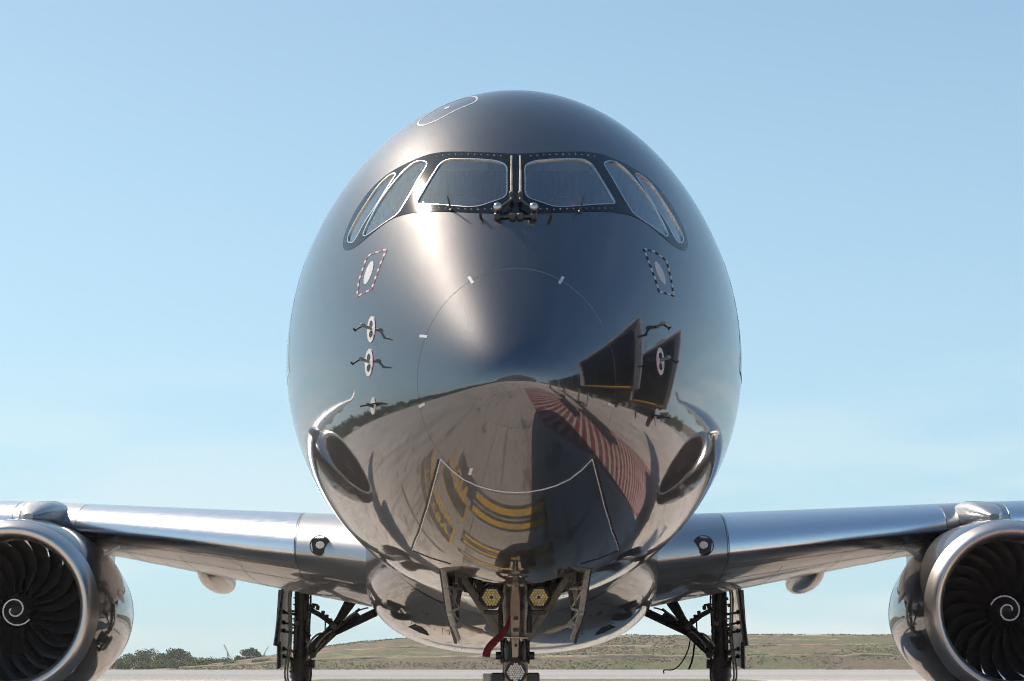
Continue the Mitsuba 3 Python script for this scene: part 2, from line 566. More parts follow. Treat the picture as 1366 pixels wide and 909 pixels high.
def skinned(man, tol=2e-3):
    """vertices, faces, normals: exact normals on the outer skin, flat ones on cut edges and the inside."""
    me = man.to_mesh()
    v, f = np.asarray(me.vert_properties[:, :3], float), np.asarray(me.tri_verts)
    fn = np.cross(v[f[:, 1]] - v[f[:, 0]], v[f[:, 2]] - v[f[:, 0]])
    fn /= np.linalg.norm(fn, axis=1, keepdims=True) + 1e-20
    n = body_normal(v)
    w, c, h = body(np.maximum(v[:, 1], 1e-5))
    dist = np.abs(body_F(v)) * np.minimum(w, h) / 2
    on = (dist < tol) | (v[:, 1] < 1e-3)
    outer = on[f].all(1) & ((fn * n[f[:, 0]]).sum(1) > .8)
    fo, fi = f[outer], f[~outer]
    u, inv = np.unique(fo, return_inverse=True)
    vi = v[fi.ravel()]
    ni = np.repeat(fn[~outer], 3, 0)
    return np.vstack([v[u], vi]), np.vstack([inv.reshape(-1, 3), np.arange(len(vi)).reshape(-1, 3) + len(u)]), np.vstack([n[u], ni])


# ------------------------------------------------------------------ the airliner
plane = thing('airliner', 'dark metallic grey twin-engine airliner parked nose-on with mirror-like lower nose', 'airplane')

# cockpit windows, measured on the right half and mirrored
W1 = [(700.6, 222.7), (703.5, 219.2), (707.8, 217), (716.3, 214.7), (740.5, 212.7), (762, 212.1), (773.2, 212.4), (779, 213.4), (784, 215.5), (788, 218.3), (791.3, 222), (801, 237), (813, 257), (818.6, 266.5), (820, 269.5), (819.6, 271.6), (816.8, 272.4),
      (798.6, 273), (776.8, 274.5), (758.7, 276), (747.8, 276.3), (740, 275.6), (733, 274), (720, 269.5), (706.6, 264.8), (702.5, 261.5), (700.8, 258), (700.2, 250), (700.2, 235)]
W2 = [(805.8, 218.4), (808, 216), (811.6, 215), (817, 215.3), (823, 217.2), (837.3, 228.7), (854.5, 248.7), (868.8, 268.7), (883, 294.5), (890.4, 311), (890.6, 314.5), (888.3, 315.2), (865.9, 300), (845.9, 285.9), (838.7, 275.9), (825.9, 254.4), (814.4, 234.4)]
W3 = [(847.6, 233.4), (848.2, 231.8), (850.5, 231.5), (865.9, 243), (883, 265.9), (897.4, 288.7), (908.4, 310), (911.2, 318.8), (910.8, 322.5), (908.2, 324.4), (904.5, 323.6), (898.8, 315.9), (888.8, 297.3), (871.6, 271.6), (857.3, 248.7)]
MASK = [(688.5, 205.6), (700, 205.2), (740, 203.4), (765, 202.8), (780, 203), (803, 206.4), (831.6, 217.8), (860, 234.4), (886, 260), (903, 286), (914.5, 311.6), (917.4, 326), (914.8, 334), (906, 332.5), (888.8, 320), (860, 297), (843, 288.7), (820, 283.9), (774, 283.2), (740, 284.4), (705.8, 286), (688.5, 286.2)]


def spline_loop(pts, k=5):
    p = np.asarray(pts)
    d = np.r_[0, np.cumsum(np.linalg.norm(np.diff(np.vstack([p, p[:1]]), axis=0), axis=1) ** .5)]
    cs = CubicSpline(d, np.vstack([p, p[:1]]), bc_type='periodic')
    return cs(np.linspace(0, d[-1], len(p) * k, endpoint=False))


win_r = [sg.Polygon(spline_loop(front_xz(w), 3)).buffer(0) for w in (W1, W2, W3)]
flip_x = lambda g: shapely.affinity.scale(g, -1, 1, origin=(0, 0))
import shapely.affinity
win_all = [(g, side) for side in (1, -1) for g in win_r]
win_all = [(g if side == 1 else flip_x(g), side) for g, side in win_all]
mk = np.asarray(front_xz(MASK))
mk[0, 0] = mk[-1, 0] = 0
kk = np.r_[0, np.cumsum(np.linalg.norm(np.diff(mk, axis=0), axis=1) ** .5)]
mks = CubicSpline(kk, mk)(np.linspace(0, kk[-1], 90))
mask_poly = sg.Polygon(np.vstack([mks, (mks * [-1, 1])[::-1]])).buffer(0)

# ---- skin: nose section with real window openings, a wheel bay and a seam to the radome
us = np.r_[np.linspace(.02, 1, 56) ** 2 * .847]
SEAM = .853
s_nose = np.r_[SEAM - .001, np.linspace(math.sqrt(SEAM) + .012, math.sqrt(14), 150) ** 2]
NT = 260
skin_out = closed_solid(grid_shell(s_nose, NT))
s_in = np.r_[np.linspace(math.sqrt(SEAM + .05), math.sqrt(14.4), 90) ** 2]
skin_in = closed_solid(grid_shell(s_in, 160, .045))
nose = skin_out - skin_in
for g, side in win_all:
    nose = nose - prism_y(g.buffer(-.004), .3, 7.5)
BAY = (2.95, 5.65, .60)                                   # front, back, half width of the nose wheel bay


def m_box(x0, x1, y0, y1, z0, z1):
    return m3.Manifold.cube((x1 - x0, y1 - y0, z1 - z0)).translate((x0, y0, z0))


nose = nose - m_box(-BAY[2], BAY[2], BAY[0], BAY[1], 1.5, 3.6)
# grooves round the closed forward gear doors
DOOR_F = [(688.5, 657), (706, 656.2), (724, 653.2), (742, 648), (760, 639.5), (776, 627), (790, 612.5)]
DOOR_S = [(790, 612.5), (797, 640), (806, 676), (816, 710), (825, 735)]
DOOR_B = [(825, 735), (800, 745), (775, 752.5)]
v, f, n = skinned(nose)
rear_s = np.r_[np.linspace(14, 43, 24), np.linspace(44, 66.4, 40)]
Pr = grid_shell(rear_s, 160)
Nr = body_normal(Pr)
k_, n_, _ = Pr.shape
i_, j_ = np.meshgrid(np.arange(k_ - 1), np.arange(n_), indexing='ij')
a_, b_, c_, d_ = i_ * n_ + j_, i_ * n_ + (j_ + 1) % n_, (i_ + 1) * n_ + (j_ + 1) % n_, (i_ + 1) * n_ + j_
fr = np.concatenate([np.stack([a_, c_, b_], -1).reshape(-1, 3), np.stack([a_, d_, c_], -1).reshape(-1, 3)])
put_n('fuselage', np.vstack([v, Pr.reshape(-1, 3)]), np.vstack([f, fr + len(v)]), np.vstack([n, Nr.reshape(-1, 3)]), 'paint', plane)

# radome
rad = closed_solid(grid_shell(us, NT), np.array([[0, 0, TIP_Z]]))
v, f, n = skinned(rad)
near_tip = np.hypot(v[:, 0], v[:, 2] - TIP_Z) < 1e-3
n[near_tip] = [0, -1, 0]
rk = put_n('radome', v, f, n, 'paint', plane)
ring_s = np.array([.83, .87])
P = grid_shell(ring_s, NT, .012)
put_n('radome_seam', *[(lambda a: a)(x) for x in (P.reshape(-1, 3), np.concatenate([np.stack([np.arange(NT), np.arange(NT) + NT, (np.arange(NT) + 1) % NT + NT], -1), np.stack([np.arange(NT), (np.arange(NT) + 1) % NT + NT, (np.arange(NT) + 1) % NT], -1)]), body_normal(P).reshape(-1, 3))], 'seam_dark', plane)

# white strips round the radome's rim
for (u0, v0, u1, v1) in ((625.5, 369.5, 631, 378.5), (751.5, 369.5, 746, 378.5), (560, 448.5, 570, 449.5), (559, 543, 567, 539), (819, 542.5, 811, 538.5), (629.5, 624.5, 626.5, 633.5)):
    a, b = front(u0, v0), front(u1, v1)
    poly = sg.LineString([a[[0, 2]], b[[0, 2]]]).buffer(.014, cap_style='flat')
    put_n('radome_strip', *skin_patch(poly, -.002, .004), 'white_mark', plane)

# black surround of the windows, seals, panes
holes = shapely.union_all([g.buffer(.0045) for g, _ in win_all])
put_n('window_surround', *skin_patch(mask_poly.difference(holes), -.002, .0035, size=.06), 'black_gloss', plane)
labels[f'{plane}__window_surround'] = {'label': 'glossy black band around the cockpit windows'}
for g, side in win_all:
    k = put_n('cockpit_window', *skin_patch(g.buffer(-.0035), None, -.010, size=.06), 'window_glass', plane)
    put_n('seal', *skin_patch(g.buffer(.0035).difference(g.buffer(-.0045)), -.012, .006, size=.06), 'seal_metal', k)
# bolts along the windshield frames
bolt = trimesh.creation.icosphere(1, .0085)
for sgn in (1, -1):
    line_t = front_xz([(708, 208.6), (740, 206.6), (775, 206.6), (793, 209)])
    line_b = front_xz([(712, 279), (740, 280), (775, 278.6), (815, 278.2)])
    for ln, nb in ((line_t, 11), (line_b, 13)):
        ls = sg.LineString(ln)
        for q in np.linspace(0, 1, nb):
            p = ls.interpolate(q, normalized=True)
            x, z = p.x * sgn, p.y
            b = bolt.copy(); b.apply_translation([x, float(nose_y(np.array(x), np.array(z))) - .002, z])
            put('window_bolt', b, 'gear_light', plane, True)

# flight deck seen through the panes
w_, c_, h_ = body(2.0)
gl = front(688, 277)
gp = [(-.62, gl[1] + .32), (.62, gl[1] + .32), (1.12, gl[1] + 1.25), (.3, gl[1] + 1.35), (-.3, gl[1] + 1.35), (-1.12, gl[1] + 1.25)]
gm = trimesh.creation.extrude_polygon(sg.Polygon(gp).buffer(.04), .07, engine='earcut'); gm.apply_translation((0, 0, gl[2] - .03))
put('glareshield', gm, 'glare_pale', plane)
put('handle', cat(*[path_tube(smooth_path([(x, gl[1] + 1.0, gl[2] + .05), (x * 1.1, gl[1] + 1.0, gl[2] + .35), (x * 1.04, gl[1] + 1.1, gl[2] + .6)], 4), .018) for x in (-.98, .98)]), 'cockpit_trim', plane, True)
put('flight_deck_floor', box(0, 4.2, 5.0, 2.9, 2.0, .06), 'cockpit_dark', plane)
put('flight_deck_wall', lathe([(5.38, 0), (5.38, 2.25), (5.42, 2.25), (5.42, 0)], 'y', 40, False, (0, 0, 5.6)), 'cockpit_dark', plane)
zz = np.linspace(-1.55, 1.55, 120)
cur = np.stack([np.stack([zz, 4.75 + .05 * np.sin(zz * 21) + .03 * np.sin(zz * 47 + 1), np.full(120, z)], -1) for z in (5.2, 6.2, 7.45)])
cur = np.concatenate([cur, cur[::-1] + [0, .012, 0]])
put('door_curtain', grid_mesh_closed(cur), 'curtain', plane, True)
put('instrument_panel', cat(box(0, 3.35, 5.75, 1.9, .08, .55, .02), *[box(x, 3.30, 5.8, .34, .02, .26, .01) for x in (-.72, -.3, .3, .72)]), 'cockpit_dark', plane)
put('overhead_panel', box(0, 3.9, 7.42, .9, 1.2, .12, .03), 'cockpit_trim', plane)
for sx in (-.55, .55):
    put('pilot_seat', cat(box(sx, 4.15, 6.15, .52, .14, 1.0, .06), box(sx, 4.13, 6.86, .30, .10, .24, .05), box(sx, 3.85, 5.62, .52, .55, .14, .05)), 'cockpit_trim', plane)
for sx in (-.55, .55):
    put('sun_visor', box(sx, 2.95, 7.05, .5, .015, .14, .005), 'cockpit_trim', plane)
pp = front(662, 268)
put('chart_paper', box(pp[0] - .02, pp[1] + .45, gl[2] + .10, .20, .26, .012, rot=trimesh.transformations.euler_matrix(.35, .2, .4)), 'paper_pale', plane)
pp = front(765, 254)
put('warning_tag', box(pp[0], pp[1] + .55, pp[2] - .02, .07, .01, .05), 'sign_red', plane)

# wipers: parked upright in the middle
for sgn in (-1, 1):
    uc = 688.0 + sgn * 6.0
    w = key_for('wiper', plane)
    top, mid, low = front(uc - .3 * sgn, 212), front(uc, 231), front(uc, 267)
    out = np.array([0, -.05, .02])
    put('blade', cat(tube(top + out, mid + out * 1.1, .009, n=6), tube(mid + out * 1.1, low + out, .013, n=6)), 'gear_beige', w)
    j = front(uc, 272); e = front(688 + sgn * 24, 284.5)
    put('arm', cat(path_tube([low + out, j + out * 1.3, e + out * 1.2], .014), box(*(low + out * 1.1), .05, .05, .10, .01)), 'gear_dark', w)
    put('pivot', cat(tube(e + np.array([0, .08, 0]), e + out * 2.0, .042, n=12), trimesh.creation.icosphere(2, .045).apply_translation(e + out * 2)), 'steel', w)
bs = front(688, 292)
put('wiper_base', cat(tube(front(663, 290) + [0, -.03, 0], front(714, 290) + [0, -.03, 0], .014, n=8), *[box(*(front(u, 290) + [0, -.01, 0]), .06, .08, .07, .012) for u in (663, 684, 694, 712)]), 'gear_dark', plane)
# rain repellent spikes below the windows
for (u0, v0, u1, v1) in ((602, 281, 597.6, 270.5), (773.5, 283.5, 777.6, 270.5)):
    a, b = front(u0, v0), front(u1, v1)
    put('ice_probe', cat(tube(a + [0, .02, 0], b + [0, -.22, .02], .011, .006, n=8), trimesh.creation.icosphere(1, .022).apply_translation(a)), 'gear_dark', plane)
for (u0, v0) in ((641, 291), (734.5, 291)):
    a = front(u0, v0)
    put('spray_nozzle', tube(a + [0, .02, 0], a + [0, -.07, .02], .016, n=8), 'gear_dark', plane)

# painted outlines: hatch on the crown, static port plates, doors, gear door edges
HATCH = [(557.5, 166.3), (561, 160.5), (575, 150.5), (592, 141), (610, 134), (624, 130), (633, 129.3), (636.5, 131.5), (634.5, 135.5), (622, 141.5), (604, 149.5), (587, 158.8), (572, 165.5), (562, 168)]
hp = np.array([front(u, v) for u, v in spline_loop(HATCH, 3)])
wv, cv, hv = body(hp[:, 1])
ha = np.stack([hp[:, 1], np.arctan2(hp[:, 0] / wv, (hp[:, 2] - cv) / hv)], -1)
hpoly = sg.Polygon(ha).buffer(0)


def wide(poly, ds, R):
    """An outline of the polygon in (s, angle), ds metres wide."""
    sc = shapely.affinity.scale(poly, 1, R, origin=(0, 0))
    r = sc.buffer(ds).difference(sc.buffer(-ds))
    return shapely.affinity.scale(r, 1, 1 / R, origin=(0, 0))


scaled = lambda g, R: shapely.affinity.scale(g, 1, R, origin=(0, 0))
put_n('roof_hatch_outline', *skin_patch(wide(hpoly, .014, 3.0), -.002, .004, around, .08), 'white_mark', plane)
c0 = ha.mean(0)
put_n('roof_hatch_handle', *skin_patch(shapely.affinity.scale(sg.Point(c0).buffer(.05), 1, .3), -.002, .005, around, .05), 'white_mark', plane)
for sgn in (-1, 1):
    door = sg.box(6.05, 1.0, 7.1, 1.60).buffer(.06)
    dd = door if sgn > 0 else shapely.affinity.scale(door, 1, -1, origin=(0, 0))
    put_n('cabin_door_outline', *skin_patch(wide(dd, .014, 2.9), -.002, .004, around, .08), 'white_mark' if sgn < 0 else 'seam_dark', plane)

# static port plates with red and white dashes
for sgn, du in ((-1, 0), (1, 0)):
    PORT = [(879.8 - 3, 332.5), (862, 336), (860, 333.2), (862.5, 341), (876, 390), (897.5, 394.5), (900, 392), (898, 376), (889, 348)] if sgn > 0 else [(516, 333), (494, 340), (489, 345), (479, 375), (476.5, 396), (496, 386), (508, 352)]
    c = front(880.5, 364) if sgn > 0 else front(492, 364)
    ex = (front(886, 378) - front(875, 350)) if sgn > 0 else (front(488, 378) - front(496.5, 350))
    ang = math.atan2(ex[2], ex[0])
    el = shapely.affinity.translate(shapely.affinity.rotate(shapely.affinity.scale(sg.Point(0, 0).buffer(1), .13, .042), math.degrees(ang), origin=(0, 0)), c[0], c[2])
    pk = put_n('static_port_plate', *skin_patch(el, -.002, .004, size=.03), 'white_mark' if sgn < 0 else 'grey_mark', plane)
    loop = np.asarray(front_xz(PORT if sgn < 0 else [(858.5, 332), (873, 336), (889, 348), (895, 372), (898.5, 395), (879, 389), (873, 370)]))
    ring = sg.LineString(np.vstack([loop, loop[:1]]))
    nd = 30
    L = ring.length
    for i in range(nd):
        seg = shapely.ops.substring(ring, (i + .08) * L / nd, (i + .92) * L / nd).buffer(.0085, cap_style='flat')
        put_n('dash', *skin_patch(seg, -.002, .0045, size=.06), ('white_mark' if sgn < 0 else 'grey_mark') if i % 2 == 0 else ('red_mark' if sgn < 0 else 'seam_dark'), pk)


# probes on the cheeks
def probe(u, v, big, sgn, paintmat):
    base = front(u, v)
    nrm = body_normal(base[None])[0]
    k = key_for('air_probe', plane)
    if big:
        el = shapely.affinity.translate(shapely.affinity.scale(sg.Point(0, 0).buffer(1), .046 if sgn < 0 else .045, .140), base[0], base[2])
        ring = shapely.affinity.translate(shapely.affinity.scale(sg.Point(0, 0).buffer(1), .0485, .1445), base[0], base[2]).difference(el)
        put_n('plate', *skin_patch(el, -.002, .006, size=.03), 'white_mark', k)
        put_n('plate_rim', *skin_patch(ring, -.002, .0045, size=.03), 'red_mark', k)
        for dz in (-.055, .055):
            e2 = shapely.affinity.translate(shapely.affinity.scale(sg.Point(0, 0).buffer(1), .018, .036), base[0], base[2] + dz)
            put_n('port', *skin_patch(e2, -.002, .009, size=.02), 'seam_dark', k)
    # a swept mast standing off the skin, with a head pointing forward
    out = np.array([sgn * .9, -.1, .10]); out /= np.linalg.norm(out)
    r = .15 if big else .11
    p1 = base + nrm * .02
    p2 = base + np.array([sgn * r * .55, -.05, .03])
    p3 = base + np.array([sgn * r * (1.05), -.09, -.025])
    put('mast', cat(tube(base - nrm * .03, p2, .017, .015, n=10), box(*p2, .045, .08, .035, .008)), 'gear_grey', k)
    put('vane', cat(bar(p2, p3, .034, .015, (0, 0, 1)), tube(p3 + [0, .02, 0], p3 + [sgn * .005, -.12, -.008], .013, .010, n=10)), 'gear_black', k)
    q1 = base + np.array([-sgn * .065, -.07, -.005]); q2 = base + np.array([-sgn * .095, -.08, -.03])
    put('tail', cat(tube(base, q1, .012, n=8), bar(q1, q2, .026, .010, (0, 0, 1))), 'gear_black', k)
    return k


probe(495.5, 439.5, True, -1, 0); probe(492.5, 484, True, -1, 0); probe(880.5, 482, True, 1, 0); probe(876, 437, False, 1, 0)
for (u, v, sgn) in ((498, 541.5, -1), (876.5, 557, 1)):
    b = front(u, v)
    k = key_for('ice_detector', plane)
    put('mast', tube(b + [0, .02, 0], b + [sgn * .05, -.10, 0], .022, .016, n=10), 'gear_dark', k)
    put('vane', bar(b + [sgn * .125, -.10, -.02], b + [-sgn * .095, -.12, .02], .03, .013, (0, 0, 1)), 'gear_black', k)
    put_n('plate', *skin_patch(shapely.affinity.translate(shapely.affinity.scale(sg.Point(0, 0).buffer(1), .03, .085), b[0], b[2]), -.002, .005, size=.03), 'grey_mark', k)

# outline of the closed forward nose gear doors
for sgn in (-1, 1):
    for pts, wd, mat in ((DOOR_F, .0042, 'white_mark'), (DOOR_S, .0045, 'white_mark'), (DOOR_B, .004, 'seam_dark')):
        xz = np.asarray(front_xz(pts))
        xz[:, 0] = np.abs(xz[:, 0]) * sgn
        if pts is DOOR_F: xz[0, 0] = 0
        put_n('gear_door_line', *skin_patch(sg.LineString(xz).buffer(wd, cap_style='flat'), -.002, .004, size=.05), mat, plane)
    xz = np.asarray(front_xz(DOOR_S)); xz[:, 0] = (np.abs(xz[:, 0]) + .019) * sgn
    put_n('gear_door_edge', *skin_patch(sg.LineString(xz).buffer(.011, cap_style='flat'), -.002, .0035, size=.05), 'seam_dark', plane)

# ---- nose gear
ng = key_for('nose_gear', plane)
x0, x1, y0, y1 = -BAY[2], BAY[2], BAY[0], BAY[1]
zt = 3.55
put('wheel_bay', cat(box(0, (y0 + y1) / 2, zt, 2 * x1 + .1, y1 - y0 + .1, .04), box(x0 - .02, (y0 + y1) / 2, 3.05, .03, y1 - y0, 1.0), box(x1 + .02, (y0 + y1) / 2, 3.05, .03, y1 - y0, 1.0),
                     box(0, y0 - .02, 3.08, 2 * x1, .03, .95), box(0, y1 + .02, 3.05, 2 * x1, .03, 1.0), *[tube((x0, y, 3.35), (x1, y, 3.35), .03, n=8) for y in (3.6, 4.2, 4.9, 5.5)]), 'bay_dark', ng)
GY = 4.75
rb = np.random.default_rng(12)
for i in range(26):
    x, y, z = rb.uniform(-.5, .5), rb.uniform(3.5, 5.4), rb.uniform(2.62, 3.1)
    if i % 2: put('bay_equipment', box(x, y, z, rb.uniform(.06, .2), rb.uniform(.08, .25), rb.uniform(.05, .16), .012), ['gear_dark', 'gear_grey', 'gear_black'][i % 3], ng)
    else: put('bay_pipe', path_tube(smooth_path([(x, y, z), (x + rb.uniform(-.15, .15), y + .2, z - .08), (x + rb.uniform(-.3, .3), y + .4, z + .05)], 4), rb.uniform(.012, .025), 6), ['gear_black', 'gear_light', 'gear_dark'][i % 3], ng, True)
gx = lambda u, v, y=GY: at(u, v, y)
C = lambda v, y=GY: np.array([0.0, y, at(688, v, y)[2]])
put('main_fitting', cat(tube(C(735), C(852), .125, n=28), tube(C(790), C(795), .14, n=28), tube(C(826), C(831), .14, n=28), tube(C(808), C(812), .135, n=28)), 'gear_grey', ng, 30)
put('shock_strut', tube(C(850), np.array([0, GY, .55]), .075, n=24), 'steel', ng, 30)
put('collar', cat(tube(C(856), C(884), .13, n=32), *[lathe([(-.02, .10), (-.02, .135), (.02, .135), (.02, .10)], 'x', 28, True, (sx * .145, GY - .05, C(870)[2])) for sx in (-1, 1)]), 'gear_dark', ng, 30)
# beige fork and arm in front
FY = 4.35
for (u0, u1) in ((676.2, 683.0), (693.2, 699.6)):
    a, b = at((u0 + u1) / 2, 763, FY), at((u0 + u1) / 2, 782.5, FY)
    put('hinge_lug', box(*((a + b) / 2), (u1 - u0) / 119, .22, (b[2] - a[2]) * -1, .012), 'gear_light', ng)
a, b = at(684.3, 768, FY), at(692.3, 776.5, FY)
put('hinge_pin', cat(box(*((a + b) / 2), .07, .18, .075, .012), tube(at(670, 770.5, FY), at(706, 770.5, FY), .022, n=12)), 'gear_beige', ng, 30)
arm_px = [(776, 4.3), (784, 4.3), (792, 5.2), (800, 6.0), (812, 6.3), (822, 6.2), (834, 5.6), (848, 5.0), (860, 4.4), (877, 3.9)]
armp = [(at(688.2, v, FY)[2], w / 119.5) for v, w in arm_px]
poly = sg.Polygon([(w, z) for z, w in armp] + [(-w, z) for z, w in armp[::-1]])
arm = trimesh.creation.extrude_polygon(poly, .07, engine='earcut')
va = np.asarray(arm.vertices); arm.vertices = np.stack([va[:, 0], FY + .03 - va[:, 2], va[:, 1]], -1); arm.fix_normals()
ak = put('drag_arm', arm, 'gear_beige', ng)
for v_, w_, h_ in ((825, .050, .038), (840.5, .062, .042), (861, .03, .036)):
    p = at(688.2, v_, FY - .045)
    put('decal_plate', box(p[0], FY - .046, p[2], w_, .012, h_), 'lamp_black', ak)
p = at(688, 784.5, FY)
put('bolt', cat(box(p[0], FY - .055, p[2], .03, .03, .03, .006)), 'gear_light', ak)
for sgn in (-1, 1):
    S = lambda u, v, y: at(u, v, y) * [sgn, 1, 1]                 # measured on the right half
    put('side_brace', bar(S(762, 763, 4.55), S(697, 863, 4.7), .085, .05), 'gear_grey', ng)
    put('upper_link', bar(S(741, 763, 4.6), S(709, 779.5, 4.5), .085, .05), 'gear_grey', ng)
    put('link_post', bar(S(757, 757, 4.7), S(757, 778, 4.7), .09, .05), 'gear_grey', ng)
    put('actuator', cat(tube(S(706, 783, 4.45), S(706, 842, 4.45), .028, n=12), *[tube(S(706, v, 4.45), S(706, v + 2.4, 4.45), .036, n=12) for v in np.arange(783, 842, 4.2)]), 'gear_black', ng, 30)
    put('hose', path_tube(smooth_path([S(701, 780, 4.4), S(703, 800, 4.36), S(701.5, 825, 4.38), S(702, 846, 4.5)], 4), .013), 'gear_light', ng, True)
    put('cable', path_tube(smooth_path([S(716, 768, 4.5), S(726, 774, 4.45), S(735, 771, 4.5), S(742, 766, 4.6)], 4), .014), 'gear_black', ng, True)
    put('hydraulic_line', path_tube(smooth_path([S(700, 850, 4.6), S(703, 866, 4.5), S(702, 884, 4.45), S(704, 905, 4.5)], 4), .014), 'gear_black', ng, True)
    put('valve', tube(S(706, 875, 4.45), S(713, 875, 4.45), .045, n=14), 'gear_black', ng, 30)
    # landing light
    lk = key_for('landing_light', ng)
    c = S(718.8, 797, 4.3)
    put('housing', lathe([(.16, .02), (.15, .10), (.0, .135), (-.03, .135), (-.035, .118), (.0, .112), (.0, .0)], 'y', 40, False, c), 'lamp_black', lk, 30)
    put('bracket', cat(box(c[0], c[1] + .06, c[2] - .165, .16, .05, .05, .01), box(c[0] + sgn * .12, c[1] + .08, c[2] + .04, .04, .06, .16, .01)), 'gear_dark', lk)
    for r in range(-3, 4):
        row = 7 - abs(r)
        for q in range(row):
            x, z = (q - (row - 1) / 2) * .0305, r * .0265
            if abs(x) < .01 and abs(z) < .01: continue
            put('lamp_cell', lathe([(-.006, .0), (-.012, .006), (-.010, .0130), (0, .0152)], 'y', 8, False, (c[0] + x, c[1] - .002, c[2] + z)), 'lens_yellow', lk, True)
    # open rear door: a bent plate with a cast lattice rib inside
    dk = key_for('gear_door', plane)
    tf, bf = S(787, 753, 3.35), S(765, 859, 3.95)                   # front edge, top and bottom
    mid = S(778, 815, 3.6)
    tr, mr = S(757, 757, 5.1), S(766.5, 812, 4.85)                   # rear edge
    outer = np.array([sgn * .03, 0, 0])
    nrm_pts = [tf, mid, bf, S(764, 842, 4.5), mr, tr]
    put('door_skin', loft([np.array(nrm_pts), np.array([p + outer for p in nrm_pts])]), 'gear_dark', dk)
    rib = []
    pf = [tf, tf * .5 + mid * .5, mid, mid * .55 + bf * .45]
    pb = [tr, tr * .5 + mr * .5, mr, S(766.5, 828, 4.6)]
    inn = np.array([-sgn * .02, -.02, 0])
    for i in range(4):
        rib.append(bar(pf[i] + inn, pb[i] + inn, .040, .05, (sgn, 0, 0)))
        if i < 3:
            rib.append(bar(pf[i] + inn, pb[i + 1] + inn, .030, .045, (sgn, 0, 0)))
            rib.append(bar(pf[i] + inn, pf[i + 1] + inn, .05, .06, (sgn, 0, 0)))
            rib.append(bar(pb[i] + inn, pb[i + 1] + inn, .028, .05, (sgn, 0, 0)))
            m_ = (pf[i] + pb[i]) / 2 + inn; m2 = (pf[i + 1] + pb[i + 1]) / 2 + inn
            rib.append(bar(m_, m2, .028, .045, (sgn, 0, 0)))
    rib.append(bar(pf[3] + inn, bf + inn + [0, 0, .05], .05, .04, (sgn, 0, 0)))
    put('lattice_rib', cat(*rib), 'gear_rib', dk)
    e = S(763, 833, 4.4)
    put('door_rod', cat(tube(e, S(731, 843, 4.6), .022, n=10), tube(S(748, 838, 4.5), S(731, 843, 4.6), .03, n=10), tube(e + [0, -.05, 0], e + [0, .05, 0], .05, n=14), tube(S(731, 843, 4.6), S(712, 850, 4.7), .014, n=8)), 'gear_light', dk, 30)
    put('hinge_arm', bar(S(775, 815, 3.6), S(775, 822, 3.6), .05, .05), 'gear_light', dk)
# taxi light and its housing
c = at(688, 897, 4.3)
tk = key_for('taxi_light', ng)
put('housing', cat(box(c[0], c[1] + .10, c[2] - .02, .27, .14, .27, .015)), 'gear_beige', tk)
put('rim', lathe([(.02, .115), (-.02, .122), (-.03, .118), (-.03, .108), (0, .106), (0, 0)], 'y', 40, False, c), 'lamp_black', tk, 30)
for r in range(-4, 5):
    row = 8 - abs(r)
    for q in range(row):
        x, z = (q - (row - 1) / 2) * .026, r * .0225
        if math.hypot(x, z) > .098: continue
        put('lamp_cell', lathe([(-.014, .0), (-.018, .006), (-.014, .0108), (-.004, .0125)], 'y', 8, False, (c[0] + x, c[1] - .002, c[2] + z)), 'lens_clear', tk, True)
put('control_box', cat(box(*at(663.5, 905.5, 4.4), .145, .2, .13, .015), *[box(*(at(663.5, v, 4.29)), .15, .01, .012) for v in (902, 905, 908)]), 'gear_dark', ng)
put('control_box', cat(box(*at(711.5, 905.5, 4.4), .135, .2, .13, .015), *[box(*(at(711.5, v, 4.29)), .14, .01, .012) for v in (902, 905, 908)]), 'gear_dark', ng)
put('junction_box', box(*at(650, 906, 4.45), .10, .15, .12, .01), 'gear_light', ng)
put('cross_rod', tube(at(672, 850, 4.28), at(704, 851, 4.28), .010, n=8), 'steel', ng)


def wheel(parent, name, c, r, w, rim=.52):
    k = key_for(name, parent)
    h = w / 2
    put('tyre', lathe([(-h * .55, r * rim), (-h * .95, r * .72), (-h, r * .86), (-h * .8, r * .96), (-h * .35, r), (h * .35, r), (h * .8, r * .96), (h, r * .86), (h * .95, r * .72), (h * .55, r * rim)], 'x', 48, False, c), 'rubber', k, 30)
    put('rim', lathe([(-h * .55, r * rim), (-h * .5, r * .45), (-h * .3, r * .4), (-h * .35, .03), (-h * .35, 0), (h * .35, 0), (h * .35, .03), (h * .3, r * .4), (h * .5, r * .45), (h * .55, r * rim)], 'x', 32, False, c), 'gear_light', k, 30)


for sx in (-1, 1):
    wheel(ng, 'wheel', (sx * .36, GY, .53), .53, .40)
put('axle', tube((-.4, GY, .53), (.4, GY, .53), .07, n=16), 'gear_light', ng, 30)

# ------------------------------------------------------------------ wings
def sec_def(L):
    """leading edge (s, z), trailing edge (s, z), thickness ratio."""
    s_le = 20.5 + .70 * (L - 3.0)
    crest = 4.69 + .086 * (L - 4.26)
    c_in = min(L, 10.5)
    s_te = 32.9 + .13 * (c_in - 3) if L <= 10.5 else 33.9 + .40 * (L - 10.5)
    z_te = 3.70 + .205 * (c_in - 5.9) if L <= 10.5 else 4.643 + .105 * (L - 10.5)
    ch = s_te - s_le
    t = np.interp(L, [2.5, 6, 10.5, 30], [.135, .125, .112, .10])
    z_le = crest - .80 * t / .135 * ch / 11.6
    if L > 26:
        z_le += .06 * (L - 26) ** 2 * .5; z_te += .06 * (L - 26) ** 2 * .5
    return s_le, z_le, s_te, z_te, t


